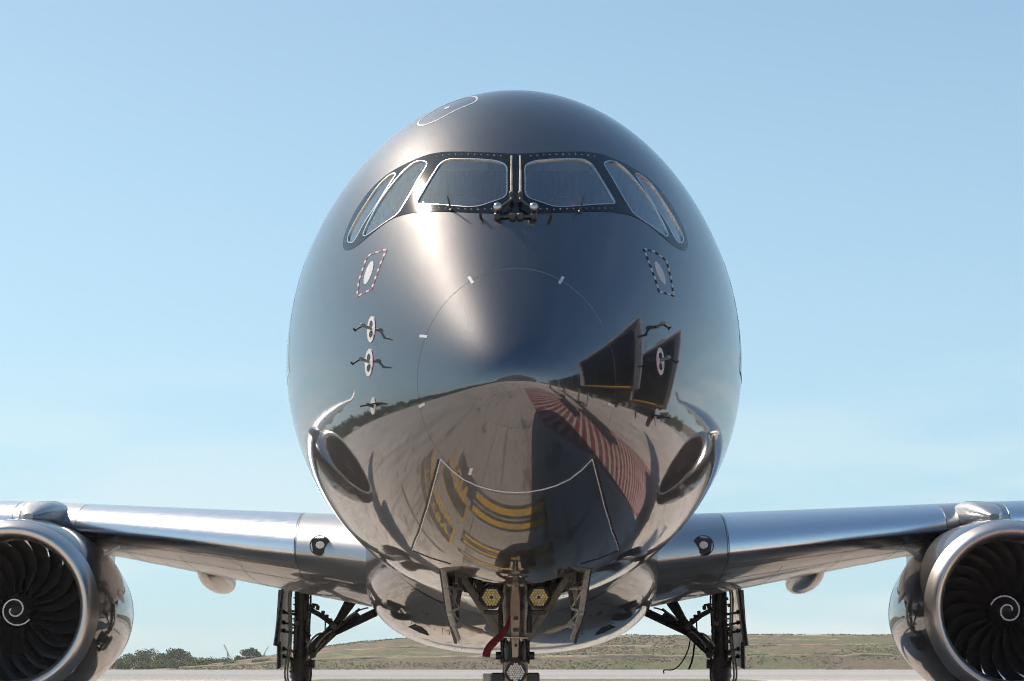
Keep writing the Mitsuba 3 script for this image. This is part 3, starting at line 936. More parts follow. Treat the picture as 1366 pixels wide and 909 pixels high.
def airfoil(L, xc, upper):
    s_le, z_le, s_te, z_te, t = sec_def(L)
    ch = s_te - s_le
    yt = 5 * t * (.2969 * np.sqrt(xc) - .1260 * xc - .3516 * xc ** 2 + .2843 * xc ** 3 - .1036 * xc ** 4) * ch
    y = np.where(upper, yt * 1.42, -yt * .62)
    return np.stack([np.full_like(xc, L), s_le + xc * ch, z_le + (z_te - z_le) * xc + y], -1)


def contour(n=46):
    b = np.linspace(0, np.pi, n)
    x = (1 - np.cos(b)) / 2
    xc = np.r_[x[::-1], x[1:-1]]
    up = np.r_[np.ones(n, bool), np.zeros(n - 2, bool)]
    return xc, up


XC, UP = contour()


def wing_piece(L0, L1, n=6, sel=None, shrink=0.0):
    Ls = np.linspace(L0, L1, n)
    rings = np.array([airfoil(L, XC, UP) for L in Ls])
    return rings


def surf_strip(L0, L1, xu, xl, n=6, k=40):
    """Open strip round the leading edge from upper chord fraction xu to lower xl, as a thin closed shell."""
    a = np.linspace(math.sqrt(xu), 0, k) ** 2
    b = np.linspace(0, math.sqrt(xl), k // 2)[1:] ** 2
    xc, up = np.r_[a, b], np.r_[np.ones(len(a), bool), np.zeros(len(b), bool)]
    return np.array([airfoil(L, xc, up) for L in np.linspace(L0, L1, n)])


def grid_mesh(G):
    k, n, _ = G.shape
    i, j = np.meshgrid(np.arange(k - 1), np.arange(n - 1), indexing='ij')
    a, b, c, d = i * n + j, i * n + j + 1, (i + 1) * n + j + 1, (i + 1) * n + j
    return trimesh.Trimesh(G.reshape(-1, 3), np.concatenate([np.stack([a, b, c], -1).reshape(-1, 3), np.stack([a, c, d], -1).reshape(-1, 3)]), process=False)


def slat_mesh(L0, L1):
    G = surf_strip(L0, L1, .13, .030, 12, 44)
    Nn = grid_mesh(G)
    nn = np.asarray(Nn.vertex_normals).reshape(G.shape)
    ref = G - np.array([airfoil(L, np.array([.08]), np.array([True]))[0] * 0 + np.array([L, sec_def(L)[0] + .08 * (sec_def(L)[2] - sec_def(L)[0]), sec_def(L)[1] - .05]) for L in np.linspace(L0, L1, 12)])[:, None]
    if (nn * ref).sum() < 0: nn = -nn
    out = G + nn * .012
    inn = G - nn * .05
    loop = np.concatenate([out, inn[:, ::-1]], 1)
    return loft(loop)


# main panel drawn a little inside behind slats
wing_keys = {}
for sgn in (-1, 1):
    wk = key_for('wing', plane)
    wing_keys[sgn] = wk
    fix = (lambda m: mirrored(m)) if sgn < 0 else (lambda m: m)
    def mm(m):
        m = fix(m)
        if sgn < 0: m.invert()
        return m
    segs = [(1.5, 4.24, 6), (4.265, 26, 40), (26.0, 32.3, 14)]
    put('root_panel', mm(loft(wing_piece(1.5, 4.25, 6))), 'silver_paint', wk, 35)
    put('main_panel', mm(loft(np.concatenate([wing_piece(4.262, 10.5, 16), wing_piece(10.6, 26, 20), wing_piece(26.2, 31.5, 12)]))), 'silver_paint', wk, 35)
    for (a, b) in ((4.29, 9.36), (11.05, 15.5), (15.53, 20), (20.03, 25)):
        put('slat', mm(slat_mesh(a, b)), 'bare_metal', wk, 35)
    put('pylon_panel', mm(slat_mesh(9.385, 11.02)), 'silver_paint', wk, 35)
    def surf_line(pts, w_=.010):
        P = np.array([airfoil(L, np.array([x]), np.array([False]))[0] for L, x in pts]); P[:, 2] -= .002
        return mm(cat(*[bar(a, b, w_, .004, (0, .1, 1)) for a, b in zip(P, P[1:])]))
    for xq in (.055, .16, .62):
        put('panel_line', surf_line([(L, xq) for L in np.linspace(4.3, 25, 30)]), 'seam_dark', wk)
    for L in (5.6, 7.0, 8.4, 9.4, 11.0, 13.5, 16):
        put('panel_line', surf_line([(L, x) for x in np.linspace(.05, .95, 16)]), 'seam_dark', wk)
    put('panel_line', surf_line([(L, .68) for L in np.linspace(4.3, 10.4, 12)], .03), 'seam_dark', wk)
    # landing light in the wing root
    L = 3.74
    zc = at(937, 728, 21)[2]
    xs = np.linspace(0, .1, 400)
    pts = np.vstack([airfoil(L, xs, np.ones(400, bool)), airfoil(L, xs, np.zeros(400, bool))])
    yq = pts[np.argmin(np.abs(pts[:, 2] - zc)), 1]
    base = np.array([L * sgn, yq - .07, zc])
    lk = key_for('wing_light', wk)
    tri = sg.Polygon([(-.15, .12), (.15, .12), (.12, -.10), (0, -.16), (-.12, -.10)]).buffer(-.05).buffer(.06)
    def front_plate(poly, y, th):
        m = trimesh.creation.extrude_polygon(poly, th, engine='earcut'); q = np.asarray(m.vertices)
        m.vertices = np.stack([q[:, 0] + base[0], y - q[:, 2], q[:, 1] + base[2]], -1); m.fix_normals(); return m
    put('bezel', front_plate(tri.buffer(.012), base[1] + .18, .19), 'lamp_black', lk)
    put('lens', front_plate(shapely.affinity.scale(sg.Point(0, .01).buffer(.085, 4), 1, .85), base[1] - .008, .012), 'lens_clear', lk)
    put('panel_ring', lathe([(0.15, .205), (-.002, .205), (-.004, .2), (-.002, .196), (.15, .196)], 'y', 40, False, base), 'gear_grey', lk, 30)
    # flap track fairings
    for L, sc in ((7.32, .86), (13.2, .85), (18.0, .7), (22.5, .55)):
        s_le, z_le, s_te, z_te, t = sec_def(L)
        yy = np.linspace(s_te - 4.4 * sc, s_te + 1.2 * sc, 22)
        q = (yy - yy[0]) / (yy[-1] - yy[0])
        rr = .40 * sc * np.sqrt(np.clip(1 - (2 * q - .85) ** 2 / np.where(q < .425, .85 ** 2, 1.15 ** 2), 0.002, 1))
        zz = z_te + (s_te - yy) * .05 - .02
        th = np.arange(24) * 2 * np.pi / 24
        R = np.array([np.stack([L + r * np.cos(th), np.full(24, y), z - .20 * sc + r * np.sin(th) * 1.15], -1) for y, r, z in zip(yy, rr, zz)])
        put('flap_track_fairing', mm(loft(R)), 'silver_paint', wk, 35)
# tailplane and fin (hidden behind the fuselage from the front)
for sgn in (-1, 1):
    def tail(L):
        xc, up = contour(16)
        sl, st = 58 + .75 * L, 64.5 + .32 * L
        c = st - sl
        yt = .5 * (.2969 * np.sqrt(xc) - .126 * xc - .3516 * xc ** 2 + .2843 * xc ** 3 - .1036 * xc ** 4) * c
        return np.stack([np.full_like(xc, L * sgn), sl + xc * c, 6.25 + L * .08 + np.where(up, yt, -yt)], -1)
    put('tailplane', loft(np.array([tail(L) for L in np.linspace(.3, 9.3, 8)])), 'paint', plane, 35)
def fin(zq):
    xc, up = contour(16)
    sl, st = 54 + .85 * zq, 63.5 + .38 * zq
    c = st - sl
    yt = .5 * (.2969 * np.sqrt(xc) - .126 * xc - .3516 * xc ** 2 + .2843 * xc ** 3 - .1036 * xc ** 4) * c
    return np.stack([np.where(up, yt, -yt), sl + xc * c, np.full_like(xc, 8.0 + zq)], -1)
put('tail_fin', loft(np.array([fin(z) for z in np.linspace(0, 8.8, 8)])), 'paint', plane, 35)

# belly fairing
fs = np.array([12.8, 14, 16, 18, 20, 22, 24, 26, 30, 34, 37, 39.5, 42, 44])
fhw = np.array([.5, 1.1, 1.8, 2.35, 2.75, 2.98, 3.12, 3.2, 3.2, 3.2, 3.1, 2.8, 2.1, 1.2])
fbz = np.array([2.52, 2.42, 2.30, 2.20, 2.12, 2.06, 2.01, 1.97, 1.95, 1.96, 2.0, 2.15, 2.4, 2.6])
ss = np.linspace(12.8, 44, 110)
hw, bz = CubicSpline(fs, fhw)(ss), CubicSpline(fs, fbz)(ss)
th = np.arange(120) * 2 * np.pi / 120
cs, sn = np.cos(th), np.sin(th)
nn_ = 2.8
R = []
for s, a, b in zip(ss, hw, bz):
    cz = 3.95; hh = cz - b
    R.append(np.stack([a * np.sign(cs) * np.abs(cs) ** (2 / nn_), np.full(120, s), cz + hh * np.sign(sn) * np.abs(sn) ** (2 / nn_)], -1))
bf_key = put('belly_fairing', loft(np.array(R)), 'paint', plane, 40)
fair = trimesh.Trimesh(loft(np.array(R)).vertices, loft(np.array(R)).faces, process=False)


def hit(mesh, u, v):
    """First point of the mesh on the photograph's ray at u, v."""
    o, d = np.asarray(eye), ray_dir(u, v)
    V, F = np.asarray(mesh.vertices), np.asarray(mesh.faces)
    a, e1, e2 = V[F[:, 0]], V[F[:, 1]] - V[F[:, 0]], V[F[:, 2]] - V[F[:, 0]]
    h = np.cross(d, e2); det = (e1 * h).sum(1)
    ok = np.abs(det) > 1e-12
    inv = np.where(ok, 1 / np.where(ok, det, 1), 0)
    sv = o - a; uu = (sv * h).sum(1) * inv
    q = np.cross(sv, e1); vv = (q @ d) * inv; t = (e2 * q).sum(1) * inv
    m = ok & (uu >= 0) & (vv >= 0) & (uu + vv <= 1) & (t > 0)
    if not m.any(): return None
    i = np.where(m)[0][np.argmin(t[m])]
    nrm = np.cross(e1[i], e2[i]); nrm /= np.linalg.norm(nrm)
    if nrm @ d > 0: nrm = -nrm
    return o + t[i] * d, nrm


def decal_on(mesh, pts, lift, thick, name, mat, parent, sgn=1):
    P = [hit(mesh, u, v) for u, v in pts]
    if any(p is None for p in P): return
    V = np.array([p + n * lift for p, n in P]); N = np.array([n for _, n in P]).mean(0)
    m = loft([V - N * thick, V])
    put(name, m if sgn > 0 else mirrored(m), mat, parent)


for sgn in (1, -1):
    decal_on(fair, [(545, 836), (553, 833), (563, 837.5), (569.5, 843), (572, 847.5), (560, 843.5)], .012, .03, 'air_inlet', 'seam_dark', plane, sgn)
    decal_on(fair, [(563.5, 815.5), (570.5, 818), (570.5, 820.5), (563.5, 818)], .012, .03, 'air_outlet', 'seam_dark', plane, sgn)


def line_on(mesh, pts, w, name, mat, parent):
    for sgn in (1, -1):
        P = [hit(mesh, u, v) for u, v in pts]
        P = [p for p in P if p is not None]
        if len(P) < 2: continue
        pieces = [bar((a + na * .001) * [sgn, 1, 1], (b + nb * .001) * [sgn, 1, 1], w, .006, na * [sgn, 1, 1]) for (a, na), (b, nb) in zip(P, P[1:])]
        put(name, cat(*pieces), mat, parent)


line_on(fair, [(518, 800), (535, 812), (560, 822), (590, 832), (620, 838)], .012, 'panel_line', 'seam_dark', plane)
line_on(fair, [(545, 848), (570, 853), (600, 857), (630, 859)], .012, 'panel_line', 'seam_dark', plane)
line_on(fair, [(552, 800), (549, 815), (549, 832), (553, 850)], .012, 'panel_line', 'seam_dark', plane)
line_on(fair, [(610, 822), (610, 838), (612, 855), (616, 866)], .012, 'panel_line', 'seam_dark', plane)
line_on(fair, [(590, 838), (600, 840.5), (600, 847), (590, 845), (590, 838)], .010, 'access_panel', 'seam_dark', plane)
line_on(fair, [(532, 819), (550, 826), (572, 836), (596, 841), (625, 845.5)], .014, 'panel_line', 'seam_dark', plane)
line_on(fair, [(580.5, 806), (580, 822), (580, 840), (582, 858), (585, 867)], .014, 'panel_line', 'seam_dark', plane)

# ------------------------------------------------------------------ engines
ECX, ECZ, LIP = 10.14, 2.80, 22.3
NB = 22


def fan_blade(th0):
    nr, nc = 16, 6
    r = np.linspace(.36, 1.455, nr)
    q = (r - .36) / (1.455 - .36)
    stag = np.radians(22 + 40 * q)
    chord = .30 + .30 * np.sin(np.pi * (.25 + .6 * q))
    sweep = .10 * np.sin(np.pi * q * 1.1) - .20 * q ** 2.2          # circumferential lean, radians
    ax = 1.17 + .06 * np.sin(np.pi * q)
    c = np.linspace(-.5, .5, nc)
    tk = .016 * (1 - (2 * c) ** 2) + .002
    V = []
    for side in (1, -1):
        th = th0 + sweep[:, None] - c[None] * chord[:, None] * np.sin(stag)[:, None] / r[:, None] + side * tk[None] * np.cos(stag)[:, None] / r[:, None]
        y = ax[:, None] + c[None] * chord[:, None] * np.cos(stag)[:, None] + side * tk[None] * np.sin(stag)[:, None]
        V.append(np.stack([r[:, None] * np.sin(th), y, r[:, None] * np.cos(th)], -1))
    loop = np.concatenate([V[0], V[1][:, ::-1]], 1)
    return loft(loop)


blade0 = fan_blade(0.0)
for sgn in (-1, 1):
    ek = key_for('engine', plane)
    o = np.array([sgn * ECX, LIP, ECZ])
    put('inlet_lip', lathe([(.62, 1.425), (.40, 1.418), (.26, 1.43), (.14, 1.462), (.06, 1.505), (.015, 1.55), (0, 1.59), (.012, 1.63), (.05, 1.675), (.12, 1.72), (.22, 1.762), (.34, 1.80)], 'y', 128, False, o), 'lip_metal', ek, True)
    put('nacelle', lathe([(.345, 1.803), (.6, 1.845), (1.0, 1.885), (1.5, 1.91), (2.1, 1.915), (2.8, 1.89), (3.6, 1.82), (4.6, 1.68), (5.4, 1.56), (5.45, 1.50), (4.6, 1.52), (3.5, 1.56), (2.2, 1.55)], 'y', 128, False, o), 'paint', ek, 50)
    put('inlet_duct', lathe([(.625, 1.425), (.8, 1.44), (1.0, 1.465), (1.35, 1.475), (2.25, 1.52)], 'y', 96, False, o), 'duct_grey', ek, True)
    put('core_cowl', lathe([(1.75, .86), (2.5, .98), (3.8, 1.0), (5.4, .86), (7.2, .52), (8.4, .06)], 'y', 64, False, o), 'duct_grey', ek, True)
    put('spinner', lathe([(.58, 0), (.585, .02), (.62, .09), (.72, .19), (.86, .285), (1.02, .36), (1.35, .40)], 'y', 64, False, o), 'spinner_black', ek, 40)
    # spiral painted on the spinner
    a = np.linspace(0, 1, 70)
    ang = math.radians(-20 if sgn > 0 else -100) + a * 2 * np.pi * 1.45
    rad = .315 - .265 * a ** 1.15
    yy = np.interp(rad, [0, .02, .09, .19, .285, .36], [.58, .585, .62, .72, .86, 1.02]) - .008
    # clockwise as seen from the front, from the open outer end to the middle
    start = math.radians(205 if sgn < 0 else 100)
    if sgn < 0: start = math.radians(-35)
    else: start = math.radians(160)
    an = start - a * 2 * np.pi * (1.5 if sgn < 0 else 1.45)
    cpts = np.stack([rad * np.cos(an), yy, rad * np.sin(an)], -1) + o
    put('spinner_spiral', cat(*[tube(cpts[i], cpts[i + 1], .018 * (1 - .2 * a[i]), n=6) for i in range(len(a) - 1)]), 'spiral_grey', ek, True)
    for i in range(NB):
        b = blade0.copy()
        b.apply_transform(trimesh.transformations.rotation_matrix(i * 2 * np.pi / NB + (.05 if sgn > 0 else .12), [0, 1, 0]))
        b.apply_translation(o)
        put('fan_blade', b, 'fan_black', ek, 40)
    for i in range(22):
        t_ = i * 2 * np.pi / 22 + .07
        d = np.array([math.sin(t_), 0, math.cos(t_)])
        put('guide_vane', bar(o + d * .9 + [0, 1.95, 0], o + d * 1.53 + [0, 2.15, 0], .06, .34, (0, 1, .0)), 'duct_grey', ek)
    # pylon: from the nacelle's crown up to the wing
    R = []
    for y, hw, zb, zt in ((1.55, .10, 1.90, 2.03), (1.9, .28, 1.85, 2.20), (2.5, .40, 1.8, 2.36), (3.3, .46, 1.7, 2.44), (4.4, .46, 1.5, 2.40), (5.6, .44, 1.2, 2.3), (7.5, .40, 1.0, 2.1), (10, .2, 1.2, 1.9)):
        n_r = 28
        t_ = np.arange(n_r) * 2 * np.pi / n_r
        R.append(np.stack([hw * np.sign(np.cos(t_)) * np.abs(np.cos(t_)) ** .7, np.full(n_r, y), (zb + zt) / 2 + (zt - zb) / 2 * np.sign(np.sin(t_)) * np.abs(np.sin(t_)) ** .7], -1) + o)
    put('pylon', loft(np.array(R)), 'silver_paint', ek, 45)
    # thin strake on the inboard shoulder
    t_ = math.radians(50)
    r0 = 1.88
    d = np.array([-sgn * math.sin(t_), 0, math.cos(t_)])
    put('strake', plate([o + d * (r0 - .05) + [0, 2.2, 0], o + d * (r0 + .02) + [0, 2.2, 0], o + d * (r0 + .40) + [0, 2.75, 0], o + d * (r0 + .40) + [0, 2.85, 0], o + d * (r0 - .08) + [0, 2.85, 0]], .02), 'white_mark', ek)

# ------------------------------------------------------------------ main gear
MY = 33.0
for sgn in (-1, 1):
    gk = key_for('main_gear', plane)
    S = lambda u, v, y=MY: at(u, v, y) * [1, 1, 1] if sgn > 0 else at(1366 - u - 2.6, v, y)      # measured on the right half
    X = 5.30 * sgn
    Z = lambda v: at(683, v, MY)[2]
    rings = [tube((X, MY, Z(v0)), (X, MY, Z(v1)), r, n=28) for v0, v1, r in ((770, 879, .19), (845, 876, .205), (879, 905, .27), (903, 912, .24))]
    rings += [tube((X, MY, Z(v)), (X, MY, Z(v + 1.4)), .225, n=28) for v in (797, 806, 818, 828, 842, 856, 870)]
    rings += [tube((X, MY, Z(v)), (X, MY, Z(v + 1.6)), .29, n=28) for v in (880, 890, 901)]
    rings += [box(X + sgn * .12, MY - .2, Z(850), .10, .10, .7, .02), box(X - sgn * .10, MY - .2, Z(815), .08, .08, .5, .02), box(X - sgn * .30, MY - .05, Z(886), .12, .2, .22, .02)]
    put('main_fitting', cat(*rings), 'gear_dark', gk, 30)
    put('shock_strut', tube((X, MY, Z(908)), (X, MY, .7), .22, n=24), 'steel', gk, 30)
    for v, dx in ((828, -.2), (842, -.2), (862, -.2), (874, -.22), (826, .17), (838, .17), (868, .18)):
        put('clamp', box(X + sgn * dx, MY - .20, Z(v), .09, .07, .045, .01), 'gear_light', gk)
    for dx in (-.22, .23, .28):
        put('hydraulic_line', path_tube(smooth_path([(X + sgn * dx, MY - .2, Z(785)), (X + sgn * dx * 1.1, MY - .24, Z(815)), (X + sgn * dx, MY - .22, Z(850)), (X + sgn * dx * 1.25, MY - .3, Z(885)), (X + sgn * dx * 1.2, MY - .28, Z(909))], 4), .025, 6), 'gear_black' if dx < 0 else 'gear_light', gk, True)
    # side stays
    put('side_stay', cat(tube(S(949, 874, 32.8), S(915, 842, 32.6), .085, n=14), bar(S(917, 843, 32.6), S(862, 817, 32.2), .20, .14), tube(S(900, 832, 32.5), S(884, 824, 32.4), .13, n=14)), 'gear_black', gk, 30)
    put('forward_stay', cat(tube(S(947, 868, 32.5), S(917, 834, 32.3), .10, n=14), bar(S(919, 838, 32.3), S(893, 803, 32.0), .19, .14), tube(S(931, 852, 32.2), S(922, 841, 32.2), .125, n=14)), 'gear_black', gk, 30)
    put('lock_link', cat(bar(S(952, 812, 32.6), S(934, 822, 32.4), .12, .10), bar(S(934, 822, 32.4), S(918, 834, 32.3), .13, .10), *[bar(S(u, v + 6, 32.4), S(u - 1, v, 32.4), .09, .09) for u, v in ((946, 806), (940, 808), (933, 815), (928, 820), (923, 825))], bar(S(947, 806, 32.4), S(939, 808, 32.4), .06, .06)), 'gear_black', gk, 30)
    put('retraction_rod', cat(tube(S(917, 832, 32.3), S(902, 803, 31.9), .04, n=10), tube(S(912, 836, 32.3), S(884, 813, 31.9), .035, n=10)), 'gear_black', gk, 30)
    put('stay_joint', cat(*[tube(S(u, v, 32.0), S(u, v, 32.9), r, n=16) for u, v, r in ((918, 836, .085), (946, 874, .085))]), 'gear_dark', gk, 30)
    put('cable', path_tube(smooth_path([S(930, 848, 32.2), S(938, 852, 32.1), S(946, 858, 32.1), S(952, 866, 32.2)], 5), .03, 6), 'gear_black', gk, True)
    put('cable', path_tube(smooth_path([S(934, 845, 32.2), S(943, 849, 32.1), S(949, 856, 32.1), S(953, 862, 32.2)], 5), .028, 6), 'gear_light', gk, True)
    put('cable', path_tube([S(929, 828, 32.3), S(930, 846, 32.3)], .018, 6), 'gear_black', gk, True)
    if sgn > 0:
        put('loose_strap', path_tube(smooth_path([S(921, 847), S(916, 872), S(905, 889), S(895, 894), S(887, 894), S(886, 899)], 4), .018, 6), 'gear_black', gk, True)
        put('loose_strap', path_tube(smooth_path([S(927, 852), S(924, 878), S(921, 888), S(919, 893)], 4), .026, 6), 'gear_black', gk, True)
    rb = np.random.default_rng(31)
    for i in range(14):
        v = 792 + i * 8
        dx = rb.choice([-1, 1]) * rb.uniform(.10, .22)
        put('leg_fitting', box(X + dx, MY - .21, Z(v), rb.uniform(.05, .12), .09, rb.uniform(.04, .12), .012), ['gear_black', 'gear_dark', 'gear_grey'][i % 3], gk)
    for i, (u0, v0, u1, v1) in enumerate(((942, 868, 921, 846), (952, 868, 924, 844), (905, 832, 872, 815), (908, 818, 897, 806))):
        put('stay_line', path_tube(smooth_path([S(u0, v0 - 4, 32.0), S((u0 + u1) / 2, (v0 + v1) / 2 - 7, 31.95), S(u1, v1 - 4, 32.0)], 5), .022, 6), ['gear_light', 'gear_black'][i % 2], gk, True)
    # leg doors outboard of the leg
    dk = key_for('leg_door', gk)
    put('upper_panel', loft([np.array([S(985, 787, 32.6), S(992, 787, 32.6), S(997, 860, 32.6), S(991, 862, 32.6)]), np.array([S(974, 787, 34.4), S(976, 787, 34.4), S(977, 876, 34.4), S(975, 876, 34.4)])]), 'gear_light', dk)
    put('lower_panel', loft([np.array([S(989, 857, 32.5), S(993, 860, 32.5), S(993.5, 893, 32.5), S(989, 891, 32.5)]), np.array([S(974, 857, 34.2), S(976, 857, 34.2), S(976, 885, 34.2), S(974, 882, 34.2)])]), 'gear_light', dk)
    put('outer_edge', cat(loft([np.array([S(984.5, 786, 32.55), S(986.5, 786, 32.55), S(998, 861, 32.55), S(994, 862, 32.55)]), np.array([S(985.5, 786, 32.8), S(988.5, 786, 32.8), S(999, 861, 32.8), S(996, 862, 32.8)])]),
                          loft([np.array([S(988.6, 856, 32.45), S(993, 860, 32.45), S(993.6, 893.5, 32.45), S(988.8, 891, 32.45)]), np.array([S(989.6, 856, 32.7), S(994, 860, 32.7), S(994.6, 893.5, 32.7), S(989.8, 891, 32.7)])])), 'gear_black', dk)
    for v in (817, 831, 842, 866, 876):
        put('door_strut', cat(tube((X + sgn * .18, MY - .1, Z(v + 3)), S(985, v, 32.9), .03, n=8), tube(S(983, v, 32.9), S(988, v - 1, 32.9), .07, .03, n=10)), 'gear_black', dk, 30)
    put('bogie_beam', tube((X, MY - 1.1, .66), (X, MY + 1.1, .66), .2, n=18), 'gear_dark', gk, 30)
    for dy in (-1.02, 1.02):
        for dx in (-.72, .72):
            wheel(gk, 'wheel', (X + dx, MY + dy, .62), .62, .50)
        put('axle', tube((X - .8, MY + dy, .62), (X + .8, MY + dy, .62), .1, n=14), 'gear_dark', gk, 30)

# ------------------------------------------------------------------ streamer hanging from the nose gear
pts = np.array([at(u, v, 4.2 - .02 * i) for i, (u, v) in enumerate(((680.5, 822), (678, 832), (673, 842), (664, 852), (655, 861), (650, 869), (648.5, 876.5)))])
c = smooth_path(pts, 5)
w = np.interp(np.linspace(0, 1, len(c)), [0, .25, .6, 1], [.008, .028, .042, .042])
tg = np.gradient(c, axis=0); tg /= np.linalg.norm(tg, axis=1, keepdims=True)
side = np.cross(tg, [0, 1, 0]); side /= np.linalg.norm(side, axis=1, keepdims=True)
wav = np.stack([0 * w, .02 * np.sin(np.linspace(0, 9, len(c))), 0 * w], -1)
ring = np.array([[p + s * ww + q, p + s * ww * .2 + q * .2 + [0, -.006, 0], p - s * ww - q, p - s * ww - q + [0, .004, 0], p + s * ww + q + [0, .004, 0]] for p, s, ww, q in zip(c, side, w, wav)])
k = put('red_streamer', loft(ring), 'cloth_red', None, 60)
tag(k, 'dark red cloth safety streamer hanging from the nose landing gear', 'streamer')

# ------------------------------------------------------------------ the ground
def sheet(poly, z):
    if hasattr(poly, 'geoms'):
        return cat(*[sheet(g, z) for g in poly.geoms])
    v, f = trimesh.creation.triangulate_polygon(poly, engine='earcut')
    m = trimesh.Trimesh(np.c_[v, np.full(len(v), z)], f, process=False)
    if m.face_normals[0][2] < 0: m.invert()
    return m


tag(put('ground', sheet(sg.box(-2900, -2900, 2900, 2900), -.05), 'grass_mat'), 'flat grassy airfield ground reaching to the horizon', kind='structure')
tag(put('taxiway', sheet(sg.box(-2600, 216, 2600, 690), -.015), 'taxiway_mat'), 'pale grey taxiway and runway strip below the terraced hill', kind='structure')
tag(put('apron', sheet(sg.box(-140, -260, 175, 216), 0), 'concrete'), 'stained concrete apron under the airliner, mirrored in its nose', kind='structure')
isl = sg.box(-20.5, 196, 26, 225).buffer(1.5)
tag(put('grass_island', sheet(isl, .02), 'grass_mat'), 'strip of yellow-green grass between apron and taxiway behind the nose gear', kind='structure')
put('yellow_line', sheet(sg.box(52, 226, 90, 229), -.005), 'stand_yellow', 'taxiway')


def flat_text(t, h, x, y, z, mat):
    m = meshkit.text_mesh(t, h, .003, bold=True)
    m.apply_transform(trimesh.transformations.rotation_matrix(np.pi, [0, 0, 1]))
    m.apply_translation((x, y, z))
    put('stand_lettering', m, mat, 'apron')


def frame_rect(x0, x1, y0, y1, w, z, mat='stand_yellow'):
    g = sg.box(x0, y0, x1, y1)
    put('stand_frame', sheet(g.difference(g.buffer(-w, join_style='mitre')), z), mat, 'apron')


# stand markings beside the lead-in line, read by a pilot rolling towards the terminal
put('stand_board', sheet(sg.box(-5.7, 3.0, -2.45, 3.95), .004), 'stand_black', 'apron')
frame_rect(-5.7, -2.45, 3.0, 3.95, .09, .008)
flat_text('MD11', .68, -2.72, 3.14, .008, 'stand_yellow')
put('stand_board', sheet(sg.box(-4.6, 2.0, -2.3, 2.75), .004), 'stand_black', 'apron')
put('stand_board', sheet(sg.box(-9.2, 5.1, -2.75, 7.1), .004), 'stand_black', 'apron')
frame_rect(-9.2, -2.75, 5.1, 7.1, .10, .008)
put('stand_frame', sheet(sg.box(-9.1, 6.05, -2.85, 6.15), .009), 'stand_yellow', 'apron')
flat_text('XOL8 A350', .66, -3.05, 5.28, .008, 'stand_yellow')
flat_text('A87 B747', .66, -3.05, 6.28, .008, 'stand_yellow')
for y, hgt in ((2.15, .26), (2.75, .26), (4.6, .25), (5.2, .25), (6.6, .24)):
    put('stop_bar_edge', sheet(sg.box(-2.35, y - .13, 1.5, y + hgt + .13), .004), 'stand_black', 'apron')
    put('stop_bar', sheet(sg.box(-2.2, y, 1.35, y + hgt), .008), 'stand_yellow', 'apron')
put('tyre_mark', sheet(sg.LineString([(-3.2, 9.6), (-6, 10.4), (-9, 12)]).buffer(.22), .004), 'stand_black', 'apron')
# red hatched keep-clear area on the bridge side
hatch_zone = sg.Polygon([(3.2, -14), (15, -16), (17.5, 8), (15.5, 24), (12.5, 27), (8.6, 26), (7.8, 16), (7.2, 4), (3.0, -1)])
for i, c0 in enumerate(np.arange(-22, 66, .92)):
    g = sg.Polygon([(0, c0), (30, c0 + 5), (30, c0 + 5.53), (0, c0 + .53)]).intersection(hatch_zone)
    if not g.is_empty and g.area > .2:
        put('hatch_stripe', cat(*[sheet(q, .005) for q in getattr(g, 'geoms', [g]) if q.area > .01]), 'stand_red', 'apron')
put('hatch_border', sheet(hatch_zone.buffer(.08).difference(hatch_zone.buffer(-.08)), .007), 'stand_red', 'apron')
for x in (-3.0, 3.0):
    for y in (-24, -18, -12):
        put('white_dash', sheet(sg.box(x - .08, y, x + .08, y + 3.2), .005), 'line_white', 'apron')

# ------------------------------------------------------------------ terraced hill
def hill_height(x, y):
    crest = np.interp(x, [-130, -112, -92, -70, -45, -20, 30, 120, 200, 320, 700], [0, 2.2, 5.5, 9.0, 11.5, 12.6, 13.2, 13.4, 12.8, 12.4, 12.0])
    crest = crest + 1.0 * (meshkit.fbm(np.stack([x * .03, y * 0, y * 0], -1), 4, 5) - .5)
    q = np.clip((y - 695 - 3 * (meshkit.noise(np.stack([x * .02, 0 * x, 0 * x + 4], -1)) - .5)) / 86, 0, 1)
    # three banks with ledges between them
    prof = np.interp(q, [0, .17, .30, .50, .66, .86, .94, 1], [0, .345, .375, .64, .68, .965, .99, 1])
    z = crest * prof
    return z + (meshkit.fbm(np.stack([x * .12, y * .12, 0 * x], -1), 4, 2) - .5) * 1.1 * np.clip(q * 5, 0, 1)


hx = np.r_[np.linspace(-150, 260, 420), np.linspace(265, 700, 60)]
hy = np.r_[np.linspace(690, 790, 90), np.linspace(800, 1000, 10)]
gx_, gy_ = np.meshgrid(hx, hy)
hz = hill_height(gx_, gy_)
hz[-1] = -2; hz = np.where(gx_ < -135, -1.0, hz)
G = np.stack([gx_, gy_, hz], -1)
hm = grid_mesh(G)
if np.asarray(hm.face_normals)[:, 2].mean() < 0: hm.invert()
tag(put('hill', hm, 'hill_mat', None, True), 'long terraced earth bank with dry grass behind the airliner', kind='structure')


